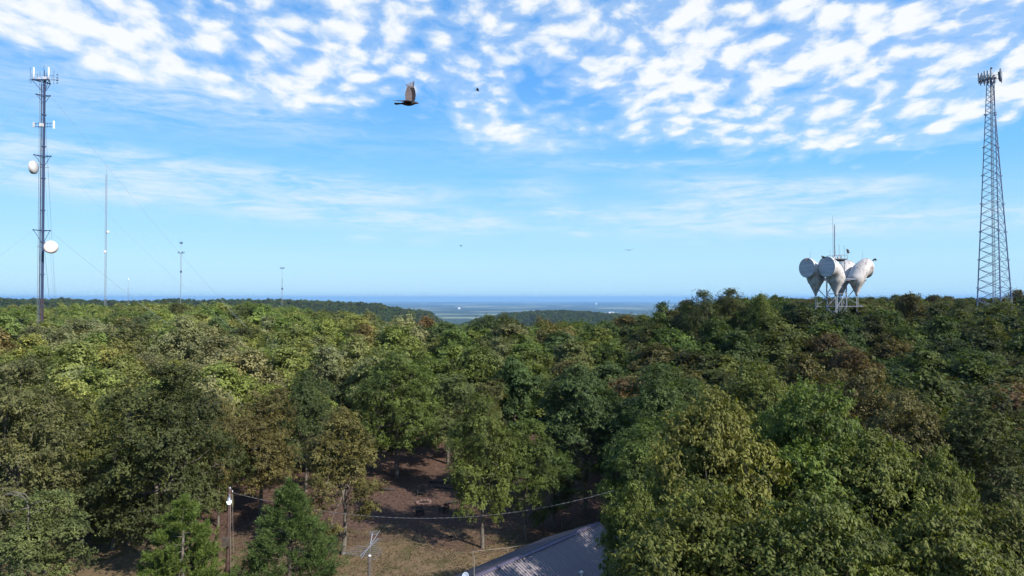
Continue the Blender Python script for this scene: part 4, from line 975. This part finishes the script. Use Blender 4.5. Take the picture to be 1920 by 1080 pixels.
# white mast pipe beside the gable, small dish on its own stand
mp2 = at(893.5, 1078, 41.0); g0 = Vector((mp2.x-.15, mp2.y+.3, 0)); topz = CAM_Z+(559-1042)/1280*g0.y
b = MB(); b.tube([(0, 0, 0), (0, 0, topz)], .022, 8); b.tube([(0, 0, topz), (0, 0, topz+.06)], .032, 8)
tag(b.build('mast_pipe', M['dullpaint'], None, (g0.x, g0.y, 0)), 'thin white vertical pipe standing at the near gable of the metal roof', 'pipe')
ds = at(872.5, 1079, 41.5); dish = empty('satellite_dish', (ds.x, ds.y, 0), 'small blue grey satellite dish left of the white pipe at the bottom edge', 'satellite dish')
b = MB(); b.tube([(0, .25, 0), (0, .25, ds.z)], .035, 8); b.build('stand', M['alu'], dish)
n_ = Vector((.25, -1, .35)).normalized(); u_ = n_.cross(Vector((0, 0, 1))).normalized(); v_ = n_.cross(u_); rr2 = []
for q in range(6):
    f = q/5*.999+.001; rr2.append([Vector((0, .1, ds.z))+n_*(.09*f*f)+(u_*math.cos(2*math.pi*k/20)*.22+v_*math.sin(2*math.pi*k/20)*.26)*f for k in range(20)])
b = MB(); b.sm = True; b.loft(rr2, cap=False); o = b.build('reflector', M['dishblue'], dish); so = o.modifiers.new('thick', 'SOLIDIFY'); so.thickness = .015
b = MB(); b.tube([Vector((0, .1, ds.z-.24)), Vector((0, .1, ds.z))+n_*.35], .012, 5); b.box(Vector((0, .1, ds.z))+n_*.36, (.06, .09, .06)); b.build('feed_arm', M['alu'], dish)
# ------------------------------------------------------------------ yard fence rails and posts
def post(name, p, h, r_, label, root=None): pass
fp = [gnd(887, 1040), gnd(952, 1033), gnd(1016, 1022)]
fence = empty('yard_fence', tuple(fp[0]), 'low weathered white rail fence running from the yard towards the roof', 'fence')
for p in fp: bar('post', fence, p-Vector((0, 0, .1)), p+Vector((0, 0, .42)), .03, M['dullpaint'], 6)
for a_, b_ in zip(fp[:-1], fp[1:]):
    for hh_ in (.40,): bar('rail', fence, a_+Vector((0, 0, hh_)), b_+Vector((0, 0, hh_)), .018, M['dullpaint'], 5)
    bar('wire', fence, a_+Vector((0, 0, .2)), b_+Vector((0, 0, .2)), .012, M['darkbark'], 4)
rl = gnd(800, 1037); bar('wire', fence, fp[0]+Vector((0, 0, .3)), rl+Vector((0, 0, .2)), .004, M['dullpaint'], 4)
wf = [gnd(1032, 976), gnd(1053, 990), gnd(1100, 1002)]
fence2 = empty('wire_fence', tuple(wf[0]), 'slack wire strung on two short white posts behind the roof', 'fence')
for p in wf[:2]: bar('post', fence2, p-Vector((0, 0, .1)), p+Vector((0, 0, .6)), .03, M['dullpaint'], 6)
for a_, b_ in zip(wf[:-1], wf[1:]):
    pt = []; 
    for j in range(9): f = j/8; q = a_.lerp(b_, f)+Vector((0, 0, .58-.4*f*(1-f))); pt.append(q-wf[0])
    b = MB(); b.tube(pt, .008, 4); b.build('wire', M['dullpaint'], fence2)
pd = gnd(1001, 1031); b = MB(); b.sm = True
ringp = []
for q, (f, r_) in enumerate([(-.75, .05), (-.6, .3), (-.2, .42), (.25, .38), (.6, .24), (.78, .05)]): ringp.append([Vector((f, math.cos(2*math.pi*k/12)*r_*.8, .32+math.sin(2*math.pi*k/12)*r_*.75)) for k in range(12)])
b.loft(ringp); o = b.build('covered_mower', M['darkbox'], None, tuple(pd)); o.rotation_euler = (0, 0, .4); tag(o, 'dark tarp covered hump beside the rail fence at the roof edge', 'tarp')
# ------------------------------------------------------------------ fire ring with chairs
def chair(px, py, face, label):
    """low slatted garden chair, 0.75 m wide; face = direction it looks (degrees from +Y clockwise)"""
    p = gnd(px, py); root = empty('garden_chair', tuple(p), label, 'chair', 'dark garden chairs round the fire ring'); root.rotation_euler = (0, 0, -R(face))
    for sx in (-1, 1):
        b = MB(); b.box((sx*.35, .34, .22), (.07, .07, .44)); b.build('leg', M['chair'], root)
        b = MB(); b.box((sx*.35, -.32, .30), (.07, .07, .60)); b.build('leg', M['chair'], root)
        b = MB(); b.box((sx*.37, 0, .56), (.12, .82, .04)); b.build('armrest', M['chair'], root)
    for k in range(5): b = MB(); b.box((0, .33-k*.15, .37-k*.015), (.64, .12, .03)); b.build('seat_slat', M['chair'], root)
    tl_ = Matrix.Rotation(R(18), 3, 'X')
    for z_ in (.42, .92): b = MB(); b.box((0, -.33-(z_-.42)*.32, z_), (.74, .06, .10), tl_); b.build('back_rail', M['chair'], root)
    for k in range(4): b = MB(); b.box((-.27+.18*k, -.41, .67), (.09, .03, .46), tl_); b.build('back_slat', M['log'], root)
    return root
chair(788.5, 963, 2, 'dark garden chair with its back to the camera in front of the fire ring')
chair(833, 958, -50, 'dark garden chair turned sideways at the right of the fire ring')
chair(790, 927, 178, 'dark garden chair behind the fire ring facing the camera')
fr = gnd(795, 941); ring_ = empty('fire_ring', tuple(fr), 'round fire ring of reddish grey stones between the chairs', 'fire ring')
rs2 = random.Random(8)
def stone(r_):
    b = MB(); rr3 = []
    for (h_, f) in ((-.6, .5), (-.2, .95), (.3, .9), (.6, .4)): rr3.append([Vector((math.cos(2*math.pi*k/7)*f*r_*rs2.uniform(.85, 1.15), math.sin(2*math.pi*k/7)*f*r_*rs2.uniform(.85, 1.15), h_*r_*.8+r_*.4)) for k in range(7)])
    b.loft(rr3); return b.mesh('stone', M['stone'])
stones = [stone(.17) for _ in range(4)]
for k in range(12):
    a = k/12*6.283; o = link('stone', stones[k % 4], ring_, (math.cos(a)*.72, math.sin(a)*.72, 0)); o.rotation_euler = (0, 0, rs2.uniform(0, 6)); s_ = rs2.uniform(.85, 1.25); o.scale = (s_, s_, s_)
b = MB(); b.tube([(-.4, -.1, .06), (.35, .2, .1)], .06, 6); b.tube([(-.1, .35, .07), (.15, -.35, .12)], .05, 6); b.build('charred_wood', M['log'], ring_)
def log(px, py, L_, ang_, r_, label):
    p = gnd(px, py); b = MB(); b.sm = True; d_ = Vector((math.cos(ang_), math.sin(ang_), 0)); pts_ = [d_*(-L_/2)+Vector((0, 0, r_)), Vector((0, .1, r_*1.1)), d_*(L_/2)+Vector((0, 0, r_*.7))]
    b.tube(pts_, [r_, r_*.9, r_*.6], 8); b.tube([Vector((0, 0, r_)), Vector((0, 0, r_))+Vector((.5, .3, .35))], [r_*.4, r_*.15], 5); tag(b.build('fallen_log', M['log'], None, tuple(p)), label, 'log')
log(725, 919, 1.9, .1, .17, 'short dark log lying left of the rear chair')
log(842, 905, 4.6, -.05, .13, 'long dark fallen log lying behind the fire ring on the right')
log(835, 915, 2.6, -.35, .07, 'thin fallen branch lying just in front of the long log')
log(847, 943, 1.4, .5, .15, 'dark log beside the sideways chair')
log(843, 1006, .8, .6, .06, 'small fallen stick on the grass below the fire ring')
# ------------------------------------------------------------------ shrub at the edge of the lone oak, and dead branches
def twigs(px, py, Yd, segs, r_, label, name='dead_branch'):
    o0 = at(px, py, Yd); b = MB(); b.sm = True
    for s_ in segs:
        pts_ = [at(a_, c_, Yd+dy)-o0 for (a_, c_, dy) in s_]; b.tube(pts_, [r_*(1-.75*i/(len(pts_)-1)) for i in range(len(pts_))], 5)
    return b, o0
b, o0 = twigs(60, 1020, 41.5, [[(60, 1080, 0), (60, 1018, 0), (57, 985, 0), (58, 950, .2), (50, 932, .3), (38, 922, .2), (20, 924, 0), (2, 932, -.3)], [(58, 955, .2), (66, 942, 0), (84, 938, -.2), (100, 938, -.4)],
    [(57, 965, 0), (72, 956, -.3), (88, 950, -.5)], [(50, 932, .3), (30, 926, .6), (14, 926, .9)], [(58, 950, .2), (40, 954, .4), (4, 957, .5)], [(60, 938, 0), (52, 925, -.2), (34, 920, -.4), (6, 924, -.6)]], .04, '')
tag(b.build('dead_tree', M['twig'], None, tuple(o0)), 'bare grey dead tree with spreading branches among leaves at lower left', 'dead tree')
b, o0 = twigs(1310, 912, 33.0, [[(1352, 906, .6), (1340, 909, .2), (1325, 912, 0), (1312, 911, 0)], [(1328, 911, 0), (1326, 898, .1)]], .035, '')
tag(b.build('dead_branch', M['twig'], None, tuple(o0)), 'bare pale twig sticking out of the yellowish hickory crown', 'branch')
for (px, gy_, tpy, hw_) in [(730, 985, 950, 15)]:
    pass
# far pale buildings on the plain -------------------------------------------
for (px, py, wpx, lab) in [(861, 579.5, 4, 'small white building on the distant plain left of centre'), (1118, 571, 3, 'tiny white building far out on the plain near the horizon'), (1146, 587.5, 9, 'long pale building on the distant plain behind the wooded hill')]:
    Yd = (CAM_Z+198)/((py-559)/1280); x = (px-960)/1280*Yd; w_ = wpx/1280*Yd; z0 = tz(x, Yd)
    o = empty('distant_building', (x, Yd, z0), lab, 'building'); hgt = 2.0/1280*Yd
    b = MB(); b.box((0, 0, hgt/2), (w_, w_*.6, hgt)); b.build('wall', M['littlebldg'], o)
    b = MB(); b.add([(-w_*.52, -w_*.33, hgt+.05), (w_*.52, -w_*.33, hgt+.05), (w_*.52, w_*.33, hgt+.05), (-w_*.52, w_*.33, hgt+.05), (-w_*.52, 0, hgt*1.5), (w_*.52, 0, hgt*1.5)], [(0,1,5,4), (2,3,4,5), (0,4,3), (1,2,5), (0,3,2,1)]); b.build('roof', M['whitepanel'], o)
# ------------------------------------------------------------------ birds
def bird(loc, heading, wl_, wr_, s_, label, pitch=0, perched=False, name='vulture', tail_down=0):
    """heading: unit vector; wl_/wr_: (span dir) of the left and right wing in bird axes (x fwd, y left, z up); s_: length scale (1 = 0.72 m body)"""
    root = MB(); root.sm = True
    prof = [(.36, .012, -.03), (.335, .028, -.015), (.30, .040, .0), (.26, .042, .0), (.20, .062, -.005), (.10, .086, -.015), (-.02, .088, -.018), (-.14, .066, -.008), (-.22, .04, 0), (-.30, .02, 0)]
    root.cur = 0
    def ringb(i, q): x_, r_, z_ = q; return [Vector((x_, math.cos(2*math.pi*k/10)*r_, z_+math.sin(2*math.pi*k/10)*r_*.9)) for k in range(10)]
    rings = [ringb(i, q) for i, q in enumerate(prof)]
    root.loft(rings)
    nf = 9
    for i in range(len(root.f)):                      # bare head
        if min(root.v[j][0] for j in root.f[i]) > .25: root.mi[i] = 2
    # tail fan
    root.sm = False
    tp_ = [Vector((-.18, y_, 0)) for y_ in (-.05, .05)]+[Vector((-.46, .12, -tail_down)), Vector((-.50, .04, -tail_down*1.1)), Vector((-.50, -.04, -tail_down*1.1)), Vector((-.46, -.12, -tail_down))]
    root.add([p+Vector((0, 0, .006)) for p in tp_]+[p-Vector((0, 0, .006)) for p in tp_], [(0,1,2,3,4,5), (11,10,9,8,7,6)]+[(i, (i+1) % 6, (i+1) % 6+6, i+6) for i in range(6)])
    # wings: arm section, hand section and separated primaries
    for side, (sdv, fwd) in ((1, wl_), (-1, wr_)):
        sv = Vector(sdv).normalized(); fv = Vector(fwd); fv = (fv-sv*fv.dot(sv)).normalized(); nv = sv.cross(fv).normalized()*.008
        o_ = Vector((.08, side*.06, .02)); st_ = [(0, .10, -.16), (.14, .15, -.20), (.30, .17, -.21), (.44, .16, -.19), (.56, .13, -.15), (.62, .11, -.10)]
        cam_ = lambda s__: sv.cross(fv)*(.035*math.sin(s__*4))
        for i in range(len(st_)-1):
            (s0, a0_, b0_), (s1, a1_, b1_) = st_[i], st_[i+1]
            for (mt_, lo0, hi0, lo1, hi1) in ((0, a0_-.13, a0_, a1_-.10-.02*i, a1_), (1, b0_, a0_-.13, b1_, a1_-.10-.02*i)):
                root.cur = mt_ if i < 4 or mt_ else 1
                q = [o_+sv*s0+fv*lo0+cam_(s0), o_+sv*s0+fv*hi0+cam_(s0), o_+sv*s1+fv*hi1+cam_(s1), o_+sv*s1+fv*lo1+cam_(s1)]
                root.add([p+nv for p in q]+[p-nv for p in q], [(0,1,2,3), (7,6,5,4), (0,1,5,4), (1,2,6,5), (2,3,7,6), (3,0,4,7)])
        root.cur = 1
        for k in range(6):                            # fingered primaries
            f = k/5; b0 = o_+sv*(.60-.03*f)+fv*(.10-.20*f)+cam_(.6); L_ = .24-.07*f; an_ = .10-.55*f; dv = (sv*math.cos(an_)+fv*math.sin(an_)); cv = dv.cross(nv).normalized()*.016
            tip = b0+dv*L_; q = [b0-cv, b0+cv, b0+dv*L_*.7+cv*1.1, tip, b0+dv*L_*.7-cv*1.1]; root.cur = 0 if k < 1 else 1
            root.add([p+nv*.4 for p in q]+[p-nv*.4 for p in q], [(0,1,2,3,4), (9,8,7,6,5)]+[(i, (i+1) % 5, (i+1) % 5+5, i+5) for i in range(5)])
    root.cur = 0
    if perched:
        for sy in (-.05, .05): root.tube([(.0, sy, -.10), (.02, sy, -.26), (.07, sy, -.265)], .012, 5)
    o = root.build(name, [M['feather'], M['flight'], M['birdhead']]); h = Vector(heading).normalized(); up = Vector((0, 0, 1)); lf = up.cross(h).normalized(); up2 = h.cross(lf)
    m4 = Matrix((h, lf, up2)).transposed().to_4x4(); o.matrix_world = Matrix.Translation(loc) @ m4 @ Matrix.Rotation(pitch, 4, 'X') @ Matrix.Scale(s_, 4)
    tag(o, label, 'bird'); return o
W = lambda s_, f_=(1, 0, 0): (s_, f_)
bird(at(765, 192, 22), (1, -.05, .03), W((-.02, .10, 1), (1, .0, .1)), W((-.5, -.86, -.19), (.86, -.5, -.15)), .92, 'large dark vulture soaring with one wing raised straight up', name='flying_vulture')
bird(at(895, 168, 60), (1, .2, -.25), W((-.3, .9, .25)), W((-.4, -.9, .15)), .55, 'small distant bird gliding right of the large vulture among clouds', name='flying_vulture')
bird(at(864, 461, 150), (1, .3, -.1), W((-.2, 1, .2)), W((-.2, -1, .1)), .8, 'tiny bird speck low in the sky left of centre', name='flying_vulture')
bird(at(1180, 469, 110), (.1, 1, 0), W((0, 1, .22)), W((0, -1, .22)), .95, 'distant bird gliding with both wings spread level in mid sky', name='flying_vulture')
bird(at(1591.5, 474, 118), (-.9, .3, -.2), W((.1, .25, 1), (1, 0, 0)), W((-.3, -.5, 1), (1, 0, 0)), .95, 'vulture flapping above the top deck of the horn antenna tower', name='flying_vulture')
bird(at(1546, 483, 118), (1, -.3, .35), W((-.6, .5, .75)), W((-.9, -.6, .35)), .85, 'dark vulture landing between the two left horn antennas', name='flying_vulture')
bird(at(1639, 486, 120), (.6, -.4, .4), W((.2, .8, -.45)), W((-.5, -.8, -.55)), .95, 'dark vulture with drooped wings just right of the horn antennas', name='flying_vulture')
hl0 = Vector((hx0+hc[0][0], Yh+hc[0][1], 0))
bird(at(1514.5, 485.0, 123), (.9, -.2, .45), W((-1, .10, -.25), (0, .2, -1)), W((-1, -.10, -.25), (0, -.2, -1)), .85, 'vulture perched with folded wings on top of the left horn antenna', perched=True, name='perched_vulture')
